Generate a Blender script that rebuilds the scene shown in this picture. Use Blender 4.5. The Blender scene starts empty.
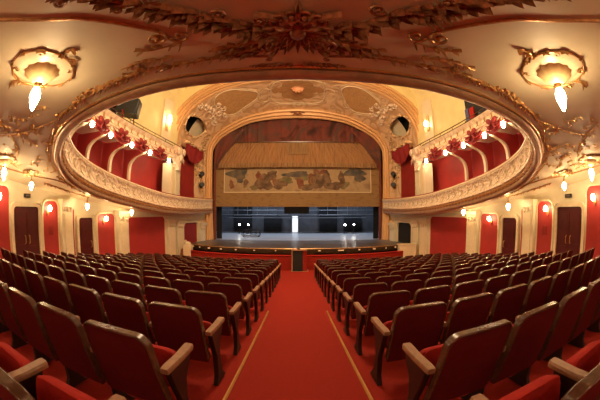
import bpy, math, random
from math import sin, cos, pi, radians as R, sqrt, hypot, atan2
from mathutils import Vector, Matrix
from mathutils.bvhtree import BVHTree
random.seed(7)
sc = bpy.context.scene
COL = sc.collection

# ------------------------------------------------------------ helpers
def lerp(a, b, t): return a + (b - a) * t
def interp(x, xs, ys):
    if x <= xs[0]: return ys[0]
    for i in range(1, len(xs)):
        if x <= xs[i]: return lerp(ys[i-1], ys[i], (x - xs[i-1]) / (xs[i] - xs[i-1]))
    return ys[-1]
def smooth_curve(P, n=8):
    P = [Vector(p) for p in P]
    Q = [2*P[0]-P[1]] + P + [2*P[-1]-P[-2]]
    o = []
    for i in range(1, len(Q)-2):
        a, b, c, d = Q[i-1:i+3]
        for j in range(n):
            t = j / n
            o.append(.5*((2*b)+(c-a)*t+(2*a-5*b+4*c-d)*t*t+(-a+3*b-3*c+d)*t**3))
    o.append(P[-1].copy())
    return o
def resample(P, n):
    L = [0]
    for a, b in zip(P, P[1:]): L.append(L[-1] + (b-a).length)
    out, k = [], 0
    for i in range(n):
        s = L[-1]*i/(n-1)
        while k < len(L)-2 and L[k+1] < s: k += 1
        t = (s-L[k])/max(1e-9, L[k+1]-L[k])
        out.append(P[k].lerp(P[k+1], min(1, max(0, t))))
    return out

class MB:
    def __init__(s): s.v = []; s.f = []
    def add(s, vs, fs):
        b = len(s.v); s.v += [Vector(v) for v in vs]; s.f += [tuple(b+i for i in f) for f in fs]; return s
    def box(s, x0, x1, y0, y1, z0, z1, M=None):
        vs = [Vector((x, y, z)) for x in (x0, x1) for y in (y0, y1) for z in (z0, z1)]
        if M is not None: vs = [M @ v for v in vs]
        return s.add(vs, [(0,1,3,2),(4,6,7,5),(0,4,5,1),(2,3,7,6),(0,2,6,4),(1,5,7,3)])
    def cbox(s, c, d, M=None):
        return s.box(c[0]-d[0]/2, c[0]+d[0]/2, c[1]-d[1]/2, c[1]+d[1]/2, c[2]-d[2]/2, c[2]+d[2]/2, M)
    def grid(s, fn, nu, nv, cu=False, cv=False, keep=None):
        vs = [fn(i/nu, j/nv) for i in range(nu+(not cu)) for j in range(nv+(not cv))]
        U = nu + (not cu); V = nv + (not cv); fs = []
        for i in range(nu):
            for j in range(nv):
                if keep and not keep((i+.5)/nu, (j+.5)/nv): continue
                a, b = i % U, (i+1) % U; c, d = j % V, (j+1) % V
                fs.append((a*V+c, b*V+c, b*V+d, a*V+d))
        return s.add(vs, fs)
    def tube(s, P, r, n=6, closed=False, caps=True):
        P = [Vector(p) for p in P]; m = len(P)
        if callable(r): rad = [r(i/(m-1)) for i in range(m)]
        else: rad = [r]*m
        vs = []; up = Vector((0, 0, 1))
        prev = None
        for i, p in enumerate(P):
            if closed: t = P[(i+1) % m] - P[i-1]
            else: t = P[min(i+1, m-1)] - P[max(i-1, 0)]
            t = t.normalized() if t.length > 1e-9 else Vector((0, 1, 0))
            if prev is None:
                a = t.cross(up)
                if a.length < .1: a = t.cross(Vector((1, 0, 0)))
            else:
                a = prev - t*prev.dot(t)
                if a.length < 1e-4: a = t.cross(up)
            a.normalize(); prev = a; b = t.cross(a)
            for k in range(n):
                q = 2*pi*k/n; vs.append(p + (a*cos(q)+b*sin(q))*rad[i])
        fs = []
        for i in range(m if closed else m-1):
            for k in range(n):
                i2 = (i+1) % m
                fs.append((i*n+k, i*n+(k+1) % n, i2*n+(k+1) % n, i2*n+k))
        if caps and not closed:
            fs.append(tuple(range(n-1, -1, -1))); fs.append(tuple((m-1)*n+k for k in range(n)))
        return s.add(vs, fs)
    def lathe(s, prof, o=(0,0,0), n=16, M=None, sx=1, sy=1):
        o = Vector(o); vs = []
        for r, z in prof:
            for k in range(n):
                v = Vector((r*cos(2*pi*k/n)*sx, r*sin(2*pi*k/n)*sy, z))
                if M is not None: v = M @ v
                vs.append(o+v)
        fs = [(i*n+k, i*n+(k+1) % n, (i+1)*n+(k+1) % n, (i+1)*n+k) for i in range(len(prof)-1) for k in range(n)]
        fs.append(tuple(range(n-1, -1, -1))); fs.append(tuple((len(prof)-1)*n+k for k in range(n)))
        return s.add(vs, fs)
    def ball(s, c, r, n=10, m=7, M=None):
        rx, ry, rz = (r, r, r) if isinstance(r, (int, float)) else r
        prof = [(max(.001, sin(pi*i/m)), -cos(pi*i/m)) for i in range(m+1)]
        c = Vector(c); vs = []
        for a, z in prof:
            for k in range(n):
                v = Vector((a*cos(2*pi*k/n)*rx, a*sin(2*pi*k/n)*ry, z*rz))
                if M is not None: v = M @ v
                vs.append(c+v)
        fs = [(i*n+k, i*n+(k+1) % n, (i+1)*n+(k+1) % n, (i+1)*n+k) for i in range(m) for k in range(n)]
        return s.add(vs, fs)
    def prism(s, pts, axis, a0, a1):
        """outline pts in the plane across `axis`, extruded from a0 to a1"""
        def mk(p, a):
            return {'x': (a, p[0], p[1]), 'y': (p[0], a, p[1]), 'z': (p[0], p[1], a)}[axis]
        n = len(pts)
        vs = [mk(p, a0) for p in pts] + [mk(p, a1) for p in pts]
        fs = [(i, (i+1) % n, n+(i+1) % n, n+i) for i in range(n)] + [tuple(range(n-1, -1, -1)), tuple(range(n, 2*n))]
        return s.add(vs, fs)
    def build(s, name, mat, parent=None, smooth=True, bevel=0, loc=None):
        me = bpy.data.meshes.new(name)
        org = Vector((0, 0, 0)); q = parent
        while q is not None: org += q.location; q = q.parent
        if loc is not None: org = org if parent else Vector(loc)
        me.from_pydata([v-org for v in s.v], [], s.f); me.validate()
        import bmesh
        b = bmesh.new(); b.from_mesh(me)
        bmesh.ops.recalc_face_normals(b, faces=b.faces); b.to_mesh(me); b.free()
        me.materials.append(mat)
        if smooth:
            me.polygons.foreach_set('use_smooth', [True]*len(me.polygons))
            try: me.set_sharp_from_angle(angle=R(38))
            except Exception: pass
        o = bpy.data.objects.new(name, me); COL.objects.link(o)
        if parent is not None: o.parent = parent
        elif loc is not None: o.location = loc
        if bevel:
            m = o.modifiers.new('bevel', 'BEVEL'); m.width = bevel; m.segments = 2; m.limit_method = 'ANGLE'
        return o

def tag(o, label=None, cat=None, group=None, kind=None):
    if label: o['label'] = label
    if cat: o['category'] = cat
    if group: o['group'] = group
    if kind: o['kind'] = kind
    return o
def thing(name, loc=(0,0,0), rz=0, **k):
    o = bpy.data.objects.new(name, None); COL.objects.link(o); o.location = loc; o.rotation_euler = (0, 0, rz)
    o.empty_display_size = .1
    return tag(o, **k)
def struct(o): o['kind'] = 'structure'; return o

# ------------------------------------------------------------ materials
def new_mat(name):
    m = bpy.data.materials.new(name); m.use_nodes = True
    nt = m.node_tree; b = nt.nodes['Principled BSDF']
    return m, nt, b
def mat(name, col, rough=.6, metal=0, var=.0, scale=8, bump=0, bscale=60, col2=None, coat=0, sheen=0, spec=None):
    m, nt, b = new_mat(name)
    b.inputs['Roughness'].default_value = rough; b.inputs['Metallic'].default_value = metal
    if coat: b.inputs['Coat Weight'].default_value = coat; b.inputs['Coat Roughness'].default_value = .15
    if sheen: b.inputs['Sheen Weight'].default_value = sheen
    if spec is not None: b.inputs['Specular IOR Level'].default_value = spec
    tc = nt.nodes.new('ShaderNodeTexCoord')
    if var or col2:
        n = nt.nodes.new('ShaderNodeTexNoise'); n.inputs['Scale'].default_value = scale; n.inputs['Detail'].default_value = 5
        nt.links.new(tc.outputs['Object'], n.inputs['Vector'])
        cr = nt.nodes.new('ShaderNodeValToRGB')
        cr.color_ramp.elements[0].position = .35; cr.color_ramp.elements[1].position = .65
        c2 = col2 or tuple(c*(1-var) for c in col)
        cr.color_ramp.elements[0].color = (*c2, 1); cr.color_ramp.elements[1].color = (*col, 1)
        nt.links.new(n.outputs['Fac'], cr.inputs['Fac']); nt.links.new(cr.outputs['Color'], b.inputs['Base Color'])
    else: b.inputs['Base Color'].default_value = (*col, 1)
    if bump:
        n = nt.nodes.new('ShaderNodeTexNoise'); n.inputs['Scale'].default_value = bscale; n.inputs['Detail'].default_value = 4
        nt.links.new(tc.outputs['Object'], n.inputs['Vector'])
        bp = nt.nodes.new('ShaderNodeBump'); bp.inputs['Strength'].default_value = bump; bp.inputs['Distance'].default_value = .01
        nt.links.new(n.outputs['Fac'], bp.inputs['Height']); nt.links.new(bp.outputs['Normal'], b.inputs['Normal'])
    return m
def emis(name, col, st):
    m, nt, b = new_mat(name)
    b.inputs['Base Color'].default_value = (*col, 1)
    b.inputs['Emission Color'].default_value = (*col, 1); b.inputs['Emission Strength'].default_value = st
    return m
def ornate(name, col, dark, scale=7, bump=.9):
    """cast plaster relief: swirling ridges, with a darker gold-brown tone in the hollows"""
    m, nt, b = new_mat(name)
    b.inputs['Roughness'].default_value = .45
    tc = nt.nodes.new('ShaderNodeTexCoord')
    w = nt.nodes.new('ShaderNodeTexNoise'); w.inputs['Scale'].default_value = scale*.6; w.inputs['Detail'].default_value = 3
    nt.links.new(tc.outputs['Object'], w.inputs['Vector'])
    mx = nt.nodes.new('ShaderNodeMixRGB'); mx.inputs[0].default_value = .25
    nt.links.new(tc.outputs['Object'], mx.inputs[1]); nt.links.new(w.outputs['Color'], mx.inputs[2])
    v = nt.nodes.new('ShaderNodeTexVoronoi'); v.inputs['Scale'].default_value = scale; v.feature = 'SMOOTH_F1'
    nt.links.new(mx.outputs[0], v.inputs['Vector'])
    mt = nt.nodes.new('ShaderNodeMath'); mt.operation = 'SINE'
    mu = nt.nodes.new('ShaderNodeMath'); mu.operation = 'MULTIPLY'; mu.inputs[1].default_value = 22
    nt.links.new(v.outputs['Distance'], mu.inputs[0]); nt.links.new(mu.outputs[0], mt.inputs[0])
    cr = nt.nodes.new('ShaderNodeValToRGB')
    cr.color_ramp.elements[0].position = 0; cr.color_ramp.elements[1].position = .55
    cr.color_ramp.elements[0].color = (*dark, 1); cr.color_ramp.elements[1].color = (*col, 1)
    mr = nt.nodes.new('ShaderNodeMapRange'); mr.inputs[1].default_value = -1; mr.inputs[2].default_value = 1
    nt.links.new(mt.outputs[0], mr.inputs[0]); nt.links.new(mr.outputs[0], cr.inputs['Fac'])
    nt.links.new(cr.outputs['Color'], b.inputs['Base Color'])
    bp = nt.nodes.new('ShaderNodeBump'); bp.inputs['Strength'].default_value = bump; bp.inputs['Distance'].default_value = .03
    nt.links.new(mt.outputs[0], bp.inputs['Height']); nt.links.new(bp.outputs['Normal'], b.inputs['Normal'])
    return m
def canvas_mat(name, cols, scale, dist=.6, stretch=(1,1,1), rough=.9):
    m, nt, b = new_mat(name); b.inputs['Roughness'].default_value = rough
    tc = nt.nodes.new('ShaderNodeTexCoord'); mp = nt.nodes.new('ShaderNodeMapping'); mp.inputs['Scale'].default_value = stretch
    n = nt.nodes.new('ShaderNodeTexNoise'); n.inputs['Scale'].default_value = scale; n.inputs['Detail'].default_value = 6; n.inputs['Distortion'].default_value = dist
    nt.links.new(tc.outputs['Object'], mp.inputs['Vector']); nt.links.new(mp.outputs['Vector'], n.inputs['Vector'])
    cr = nt.nodes.new('ShaderNodeValToRGB'); e = cr.color_ramp.elements
    while len(e) < len(cols): e.new(.5)
    for i, c in enumerate(cols):
        e[i].position = .3 + .4*i/(len(cols)-1); e[i].color = (*c, 1)
    nt.links.new(n.outputs['Fac'], cr.inputs['Fac']); nt.links.new(cr.outputs['Color'], b.inputs['Base Color'])
    return m

M = {}
M['soffit'] = mat('soffit_paint', (.80,.67,.45), .62, var=.12, scale=1.5)
M['cream'] = mat('cream_plaster', (.74,.66,.46), .5, var=.08, scale=3)
M['cream_rib'] = mat('cream_molding', (.80,.66,.44), .4, var=.1, scale=12)
M['ornate'] = ornate('ornate_cream_relief', (.86,.70,.52), (.70,.50,.33), 5, .5)
M['ornate_tan'] = ornate('ornate_tan_relief', (.78,.55,.32), (.42,.23,.10), 2.6)
M['tan'] = mat('tan_panel', (.62,.36,.15), .55, var=.2, scale=6, bump=.3)
M['splay'] = ornate('splay_plaster', (.77,.54,.33), (.60,.37,.19), 1.7, .45)
M['petal'] = mat('petal_tan', (.52,.29,.12), .5, var=.2, scale=4)
M['gilt'] = mat('old_gold', (.62,.33,.12), .33, .55, var=.35, scale=14)
M['gilt_dark'] = mat('dark_gold', (.46,.20,.09), .34, .35, var=.5, scale=18)
M['gilt_bright'] = mat('bright_gold', (.85,.55,.22), .28, .6, var=.2, scale=18)
M['rim'] = mat('brown_gilt_molding', (.52,.31,.18), .30, .3, var=.25, scale=6)
M['frame'] = mat('proscenium_gold', (.80,.48,.22), .42, .10, var=.06, scale=2)
M['red'] = mat('red_damask', (.40,.028,.024), .6, var=.12, scale=2.5)
M['red_dark'] = mat('dark_red_wall', (.30,.016,.014), .6, var=.2, scale=2)
M['yellow'] = mat('yellow_plaster', (.80,.66,.32), .6, var=.1, scale=2)
M['door'] = mat('maroon_door', (.085,.008,.009), .4, var=.2, scale=5)
M['black'] = mat('black_metal', (.018,.018,.02), .45, .3)
M['dark'] = mat('dark_void', (.012,.010,.010), .8)
M['carpet'] = mat('red_carpet', (.33,.026,.017), .95, var=.22, scale=90, bump=.6, bscale=300, spec=.1)
M['velvet'] = mat('red_velvet', (.38,.020,.015), .8, var=.15, scale=30, spec=.15)
M['valance'] = mat('valance_velvet', (.30,.022,.020), .75, var=.3, scale=6)
M['shell'] = mat('shell_gold', (.95,.70,.34), .28, .35)
M['maroon'] = mat('maroon_leatherette', (.105,.008,.011), .55, var=.15, scale=20, spec=.25)
M['wood'] = mat('brown_wood_edge', (.115,.05,.027), .27, var=.35, scale=25)
M['arm'] = mat('armrest_wood', (.36,.18,.10), .42, var=.3, scale=18)
M['iron'] = mat('dark_iron', (.03,.012,.010), .45, .3)
M['brass'] = mat('brass_strip', (.85,.50,.16), .3, .6)
M['stagefloor'] = mat('stage_floor', (.40,.42,.47), .35, var=.12, scale=3)
M['forestage'] = mat('forestage_floor', (.13,.10,.075), .35, var=.3, scale=2)
M['stagewall'] = mat('stage_grey', (.11,.12,.145), .7, var=.3, scale=1.5)
M['blackcloth'] = mat('black_drape', (.016,.017,.022), .9, var=.3, scale=3)
M['steel'] = mat('grey_steel', (.28,.30,.34), .35, .6)
M['lip'] = mat('stage_edge', (.075,.038,.018), .5, var=.4, scale=6)
M['bulb'] = emis('bulb_glass', (1.0,.72,.38), 95)
M['bulb_small'] = emis('small_bulb_glass', (1.0,.72,.44), 80)
M['sconce'] = emis('sconce_glass', (1.0,.70,.36), 50)
M['spot'] = emis('stage_lamp_glow', (1.0,.93,.80), 45)
M['doorglow'] = emis('bright_opening', (.85,.92,1.0), .9)
M['tiny'] = emis('edge_light_glow', (1.0,.75,.42), .2)
M['painting'] = canvas_mat('painted_canvas', [(.15,.09,.045),(.3,.19,.09),(.24,.15,.065),(.36,.24,.13)], .9, .8)
M['canvas'] = canvas_mat('brown_canvas', [(.20,.11,.045),(.30,.18,.075),(.26,.15,.06)], 2.2, .3, (1,1,3))
M['drapes'] = canvas_mat('painted_red_drapery', [(.05,.018,.014),(.19,.045,.03),(.10,.05,.038),(.24,.08,.055)], .55, 1.6, (1,1,.8))
M['pelmet'] = canvas_mat('pelmet_cloth', [(.20,.08,.035),(.37,.20,.085),(.28,.12,.05)], 3.0, .2, (5.0,1,.3))
M['fringe'] = canvas_mat('pelmet_fringe', [(.17,.08,.035),(.40,.25,.11)], 6, 0, (3.5,1,.15))
M['fig_grey'] = mat('paint_grey', (.06,.06,.06), .9, col2=(.19,.14,.09), scale=2)
M['fig_red'] = mat('paint_russet', (.17,.05,.03), .9, col2=(.25,.12,.06), scale=3)
M['fig_brown'] = mat('paint_umber', (.09,.05,.03), .9, col2=(.23,.14,.08), scale=3)
M['fig_green'] = mat('paint_olive', (.12,.11,.05), .9, col2=(.24,.18,.09), scale=2)
M['frieze'] = canvas_mat('frieze_ground', [(.25,.16,.09),(.42,.30,.17),(.33,.22,.12)], 1.2, .6)

# ------------------------------------------------------------ plan of the hall (camera at the origin, +Y to the stage)
def fl(Y): return -(1.32 + .155*Y - .0015*Y*Y)
WY = [-4, 2, 6, 9, 12.5, 15.5, 18.5, 21.5]; WX = [9.5, 9.5, 9.3, 9.05, 8.55, 8.0, 7.4, 6.9]
def Xw(Y): return interp(Y, WY, WX)
def wtop(Y): return lerp(1.62, fl(Y)+2.95, min(1, max(0, (Y+2)/7.5)))
RIM = [(0,3.55,1.80),(-2,3.60,1.78),(-3.6,3.85,1.66),(-5,4.5,1.54),(-6.2,5.5,1.32),(-6.95,6.8,.98),(-7.2,8.5,.62),(-7.2,11,.28),(-7,14,-.03),(-6.75,17,-.15),(-6.55,19.5,-.14),(-6.4,21,-.12)]
half = resample(smooth_curve(RIM, 8), 90)
full = [Vector((-p.x, p.y, p.z)) for p in reversed(half)][:-1] + half      # right stage end -> centre -> left stage end
def plan_frames(P):
    out = []
    for i, p in enumerate(P):
        t = P[min(i+1, len(P)-1)] - P[max(i-1, 0)]; t.z = 0; t.normalize()
        out.append((p, Vector((-t.y, t.x, 0)) * 1.0, t))
    return out
FR = plan_frames(full)
# make the normal point away from the open hall (towards the walls)
c0 = Vector((0, 12, 0))
FR = [(p, (n if n.dot(p-c0) > 0 else -n), t) for p, n, t in FR]
def sweep(mb, prof, frames=FR, closed=False, taper=False):
    m = len(prof); vs = []
    for p, n, t in frames:
        k_ = interp(p.y, [4, 7], [.48, 1]) if taper else 1
        for o, z in prof: vs.append(p + n*o + Vector((0, 0, z*k_)))
    k = len(frames); fs = []
    for i in range(k-1):
        for j in range(m if closed else m-1):
            j2 = (j+1) % m
            fs.append((i*m+j, (i+1)*m+j, (i+1)*m+j2, i*m+j2))
    if closed:
        fs.append(tuple(range(m-1, -1, -1))); fs.append(tuple((k-1)*m+j for j in range(m)))
    return mb.add(vs, fs)
def circ(o, z, r, n=10): return [(o+r*cos(2*pi*i/n), z+r*sin(2*pi*i/n)) for i in range(n)]

# ------------------------------------------------------------ floor
mb = MB()
mb.grid(lambda u, v: Vector((lerp(-10, 10, u), lerp(-4.5, 17.2, v), fl(lerp(-4.5, 17.2, v)))), 4, 44)
struct(mb.build('floor', M['carpet']))

# ------------------------------------------------------------ walls
def wall_strip(s, y0, y1, z0, z1, off=0, n=None, ny=None):
    """patch on the side wall; z0/z1 may be functions of Y"""
    f0 = z0 if callable(z0) else (lambda Y: z0); f1 = z1 if callable(z1) else (lambda Y: z1)
    n = n or max(2, int((y1-y0)*2))
    return lambda u, v: Vector((s*(Xw(lerp(y0,y1,u))-off), lerp(y0,y1,u), lerp(f0(lerp(y0,y1,u)), f1(lerp(y0,y1,u)), v)))
def slab(mb, s, y0, y1, h0, h1, o0, o1, rnd=0, n=12, absz=False, warp=None):
    """curved slab on the side wall, from h0 to h1 above the local floor (or absolute), standing off o0..o1; rounded top corners"""
    vs = []; W = y1-y0; ys = []
    if rnd:
        k = 5
        for i in range(k+1): ys.append(y0 + rnd*(1-cos(pi/2*i/k)))
        ys += [lerp(y0+rnd, y1-rnd, i/n) for i in range(1, n)] if W > 2*rnd+.01 else []
        for i in range(k+1): ys.append(y1 - rnd*(1-sin(pi/2*i/k)))
    else: ys = [lerp(y0, y1, i/n) for i in range(n+1)]
    for Y in ys:
        d = 0
        if rnd:
            a = min(Y-y0, y1-Y)
            if a < rnd: d = rnd - sqrt(max(0, rnd*rnd-(rnd-a)**2))
        b = 0 if absz else fl((y0+y1)/2)
        for o in (o0, o1):
            for z in (b+h0, b+h1-d): vs.append(Vector((s*(Xw(Y)-o), Y, z)))
    m = len(ys); fs = []
    for i in range(m-1):
        a, b = 4*i, 4*i+4
        fs += [(a,a+1,b+1,b),(a+2,b+2,b+3,a+3),(a,b,b+2,a+2),(a+1,a+3,b+3,b+1)]
    fs += [(0,2,3,1), (4*(m-1),4*(m-1)+1,4*(m-1)+3,4*(m-1)+2)]
    return mb.add(vs, fs)
def arch_band(mb, s, y0, y1, h1, w, o0, o1, rnd):
    """door surround: legs and rounded head"""
    b = fl((y0+y1)/2); pts_o, pts_i = [], []
    def path(e):
        P = [(y0-e, b)]
        r = rnd+e
        for i in range(7): a = pi/2*i/6; P.append((y0+rnd - r*cos(a), b+h1-rnd + r*sin(a)))
        for i in range(7): a = pi/2*i/6; P.append((y1-rnd + r*sin(a), b+h1-rnd + r*cos(a)))
        P.append((y1+e, b)); return P
    A, B = path(0), path(w); vs = []
    for (ya, za), (yb, zb) in zip(A, B):
        vs += [Vector((s*(Xw(ya)-o0), ya, za)), Vector((s*(Xw(ya)-o1), ya, za)), Vector((s*(Xw(yb)-o1), yb, zb)), Vector((s*(Xw(yb)-o0), yb, zb))]
    n = len(A)
    fs = [(4*i+k, 4*i+(k+1) % 4, 4*i+4+(k+1) % 4, 4*i+4+k) for i in range(n-1) for k in range(4)]
    fs += [(0,1,2,3), (4*n-1, 4*n-2, 4*n-3, 4*n-4)]
    return mb.add(vs, fs)

side = {-1: 'left', 1: 'right'}
for s in (-1, 1):
    mb = MB(); mb.grid(wall_strip(s, -4.5, 21.5, lambda Y: fl(Y)-.3, lambda Y: wtop(Y)+.35), 52, 1)
    w = struct(mb.build('wall_'+side[s], M['cream']))
    # red damask panels
    for y0, y1, h in ((2.9,5.5,2.55),(7.21,8.03,2.6),(8.79,8.99,2.5),(10.42,11.62,2.55),(12.6,15.9,2.72),(.2,2.3,2.5)):
        slab(MB(), s, y0, y1, 0, h, 0, .03, rnd=min(.25, (y1-y0)*.45)).build('red_panel', M['red'], w)
        if y1-y0 > .5: arch_band(MB(), s, y0, y1, h, .06, .0, .07, min(.25, (y1-y0)*.45)).build('panel_molding', M['cream_rib'], w)
    # pilasters with capitals
    for y0, y1 in ((8.12,8.74),(11.72,12.5),(15.98,16.75),(16.95,17.6),(19.95,20.7)):
        p = slab(MB(), s, y0, y1, -.1, 2.62, 0, .22).build('pilaster', M['cream'], w)
        slab(MB(), s, y0+.14, y1-.14, .25, 2.25, .2, .25).build('fluted_panel', M['cream_rib'], p)
        c = MB(); slab(c, s, y0-.08, y1+.08, 2.62, 2.80, 0, .34); slab(c, s, y0-.03, y1+.03, 2.50, 2.62, 0, .28)
        for q in (.2, .5, .8):
            Y = lerp(y0, y1, q); c.ball((s*(Xw(Y)-.26), Y, fl(Y)+2.42), (.06,.09,.11))
        c.build('capital', M['cream_rib'], p)
    # doors
    for num, (y0, y1, h, double) in enumerate(((5.69,6.94,2.2,True),(9.21,10.08,2.22,False))):
        d = slab(MB(), s, y0, y1, 0, h, .02, .06, rnd=.12).build('door_%d' % (num*2+(1 if s < 0 else 2)), M['door'], None)
        struct(d)
        arch_band(MB(), s, y0, y1, h, .12, 0, .13, .12).build('door_frame', M['cream_rib'], d)
        arch_band(MB(), s, y0-.12, y1+.12, h+.12, .035, .0, .16, .2).build('frame_bead', M['cream'], d)
        f = MB(); mid = (y0+y1)/2
        leaves = ((y0+.05, mid-.01), (mid+.01, y1-.05)) if double else ((y0+.06, y1-.06),)
        for a, b in leaves:
            lf = slab(MB(), s, a, b, .03, h-.12, .06, .09).build('door_leaf', M['door'], d)
            for z0, z1 in ((.2,.9),(1.1,2.0)): slab(MB(), s, a+.09, b-.09, z0, z1, .09, .105, rnd=.04).build('raised_panel', M['door'], lf)
            if double:
                yy = b-.09 if a < mid-.1 else a+.09
            else: yy = b-.1
            hb = MB(); zz = fl(mid)
            hb.tube([(s*(Xw(yy)-.1), yy, zz+.95), (s*(Xw(yy)-.16), yy, zz+.98), (s*(Xw(yy)-.16), yy, zz+1.2), (s*(Xw(yy)-.1), yy, zz+1.23)], .014)
            hb.build('door_handle', M['brass'], lf)
    # small emergency-light box above the wide door
    ex = thing('exit_light_box', (s*(Xw(6.3)-.1), 6.35, fl(6.35)+2.58), label='small dark emergency light box above the wide double door on the %s wall' % side[s], cat='light')
    bx = MB(); bx.cbox(Vector(ex.location), (.12,.30,.13)); bx.build('housing', M['black'], ex, bevel=.015)
    bx = MB(); bx.cbox(Vector(ex.location)+Vector((-s*.065,0,0)), (.01,.22,.07)); bx.build('lens', M['forestage'], ex)
    # box door next to the stage
    bd = struct(slab(MB(), s, 17.85, 19.75, -.3, 2.72, 0, .03, rnd=.3).build('door_%d' % (5 if s < 0 else 6), M['red_dark'] if s < 0 else M['dark']))
    arch_band(MB(), s, 17.85, 19.75, 2.72, .12, 0, .16, .3).build('door_frame', M['cream_rib'], bd)

# back wall, upper walls, hall ceiling
struct(MB().box(-9.6, 9.6, -4.6, -4.45, -1.5, 2.2).build('wall_back', M['red']))
def zup(Y): return interp(Y, [4, 9, 14, 17], [3.3, 3.05, 2.85, 2.8])   # underside of the upper tier
for s in (-1, 1):
    mb = MB(); mb.grid(wall_strip(s, 3.5, 17.0, lambda Y: wtop(Y)+.3, lambda Y: zup(Y)+.1), 30, 1)
    struct(mb.build('wall_'+side[s], M['red']))
    mb = MB()
    def up(u, v):
        Y = lerp(3.5, 17.0, u)
        x = Xw(Y)
        if v < .6: return Vector((s*x, Y, lerp(zup(Y), 6.6, v/.6)))
        a = (v-.6)/.4*pi/2
        return Vector((s*(x-2.6*(1-cos(a))), Y, 6.6+2.3*sin(a)))
    mb.grid(up, 30, 14)
    struct(mb.build('wall_'+side[s], M['yellow']))
mb = MB(); mb.box(-7.2, 7.2, 3.2, 21, 8.88, 9.0); struct(mb.build('ceiling', M['cream']))
# wall closing the hall above and behind the balcony overhang
mb = MB(); mb.box(-9.6, 9.6, 3.2, 3.35, 2.6, 9.0); struct(mb.build('wall_back', M['yellow']))

# ------------------------------------------------------------ lower balcony
bal = thing('balcony', (0, 12, 0), label='sweeping lower horseshoe balcony with ornate cream parapet, overhanging the stalls and the camera', cat='balcony')
# outer partner curve for the soffit
def partner():
    n = len(FR)//2 + 1
    left = full[len(full)//2:]
    k6 = next(i for i, p in enumerate(left) if p.y >= 6.8)
    front = left[:k6+1]; rear = left[k6+1:]
    path = resample([Vector((0,-4.4,0)), Vector((-9.5,-4.4,0)), Vector((-9.5,2,0)), Vector((-Xw(5),5,0)), Vector((-Xw(6.8),6.8,0))], 300)
    L = [0]
    for a, b in zip(front, front[1:]): L.append(L[-1]+(b-a).length)
    out = []
    for l in L:
        t = l/L[-1]; out.append(path[min(299, int(t*299))].copy())
    for p in rear: out.append(Vector((-Xw(p.y), p.y, 0)))
    for p in out: p.z = wtop(p.y)
    return out
PL = partner()
PF = [Vector((-p.x, p.y, p.z)) for p in reversed(PL)][:-1] + PL
SOFF_V, SOFF_F = [], []
NV = 26
for i, (p, n, t) in enumerate(FR):
    a = p + n*.12 + Vector((0, 0, -.02)); b = PF[i]
    for j in range(NV+1):
        v = j/NV; q = a.lerp(b, v); q.z = lerp(a.z, b.z, v**2.0)
        SOFF_V.append(q)
for i in range(len(FR)-1):
    for j in range(NV): SOFF_F.append((i*(NV+1)+j, (i+1)*(NV+1)+j, (i+1)*(NV+1)+j+1, i*(NV+1)+j+1))
mb = MB(); mb.add(SOFF_V, SOFF_F); mb.build('soffit', M['soffit'], bal)
BV = BVHTree.FromPolygons(SOFF_V, SOFF_F)
def on_soffit(x, y, d=0):
    h = BV.ray_cast(Vector((x, y, -3)), Vector((0, 0, 1)))
    z = h[0].z if h[0] is not None else 1.7
    return Vector((x, y, z-d))
# parapet
mb = MB(); sweep(mb, [(.05,.02),(-.02,.04),(-.09,.12),(-.06,.20),(-.01,.30),(0,.48),(-.04,.60),(-.09,.66),(-.09,.72)])
mb.build('parapet', M['ornate'], bal)
mb = MB(); sweep(mb, [(-.11,.71),(-.11,.77),(-.07,.80),(.10,.80),(.14,.77),(.14,.71)], closed=True); mb.build('parapet_cap', M['cream_rib'], bal)
mb = MB(); sweep(mb, [(-.02,.795),(-.02,.85),(.10,.85),(.10,.795)], closed=True); mb.build('velvet_armrest', M['red_dark'], bal)
mb = MB(); sweep(mb, [(.14,.74),(.14,.05)]); mb.build('parapet_lining', M['red'], bal)
mb = MB(); sweep(mb, circ(.08, -.13, .125, 12), closed=True, taper=True); mb.build('rim_molding', M['rim'], bal)
mb = MB(); sweep(mb, circ(-.02, .02, .04, 8), closed=True); mb.build('rim_bead', M['gilt'], bal)
mb = MB(); sweep(mb, circ(.235, -.065, .03, 8), closed=True, taper=True); mb.build('rim_bead', M['gilt_bright'], bal)
mb = MB()
DEN = [(p, n if n.dot(p-c0) > 0 else -n, t) for p, n, t in plan_frames(resample(full, 661))]
def tooth(u, v):
    i = int(round(u*660)); p, n, t = DEN[i]; o = -.075 if i % 4 < 2 else -.03
    return p + n*(0, o, o, 0)[int(round(v*3))] + Vector((0, 0, (-.005, -.005, -.055, -.055)[int(round(v*3))]))
mb.grid(tooth, 660, 3)
mb.build('dentil_course', M['gilt_dark'], bal, smooth=False)
# balcony deck
def deck(s):
    def f(u, v):
        i = int(u*(len(half)-1)); p = half[i]
        o = PL[i] if p.y > 6.8 else Vector((-9.3, max(3.6, p.y), 0))
        if p.y <= 6.8: o = Vector((lerp(p.x, -9.25, .97), max(3.3, p.y) , 0))
        q = Vector((p.x, p.y, 0)).lerp(Vector((o.x, o.y, 0)), v)
        return Vector((-s*q.x, q.y, p.z+.04))
    return f
for s in (-1, 1):
    mb = MB(); mb.grid(deck(s), 60, 3); mb.build('balcony_deck', M['red_dark'], bal)

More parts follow.
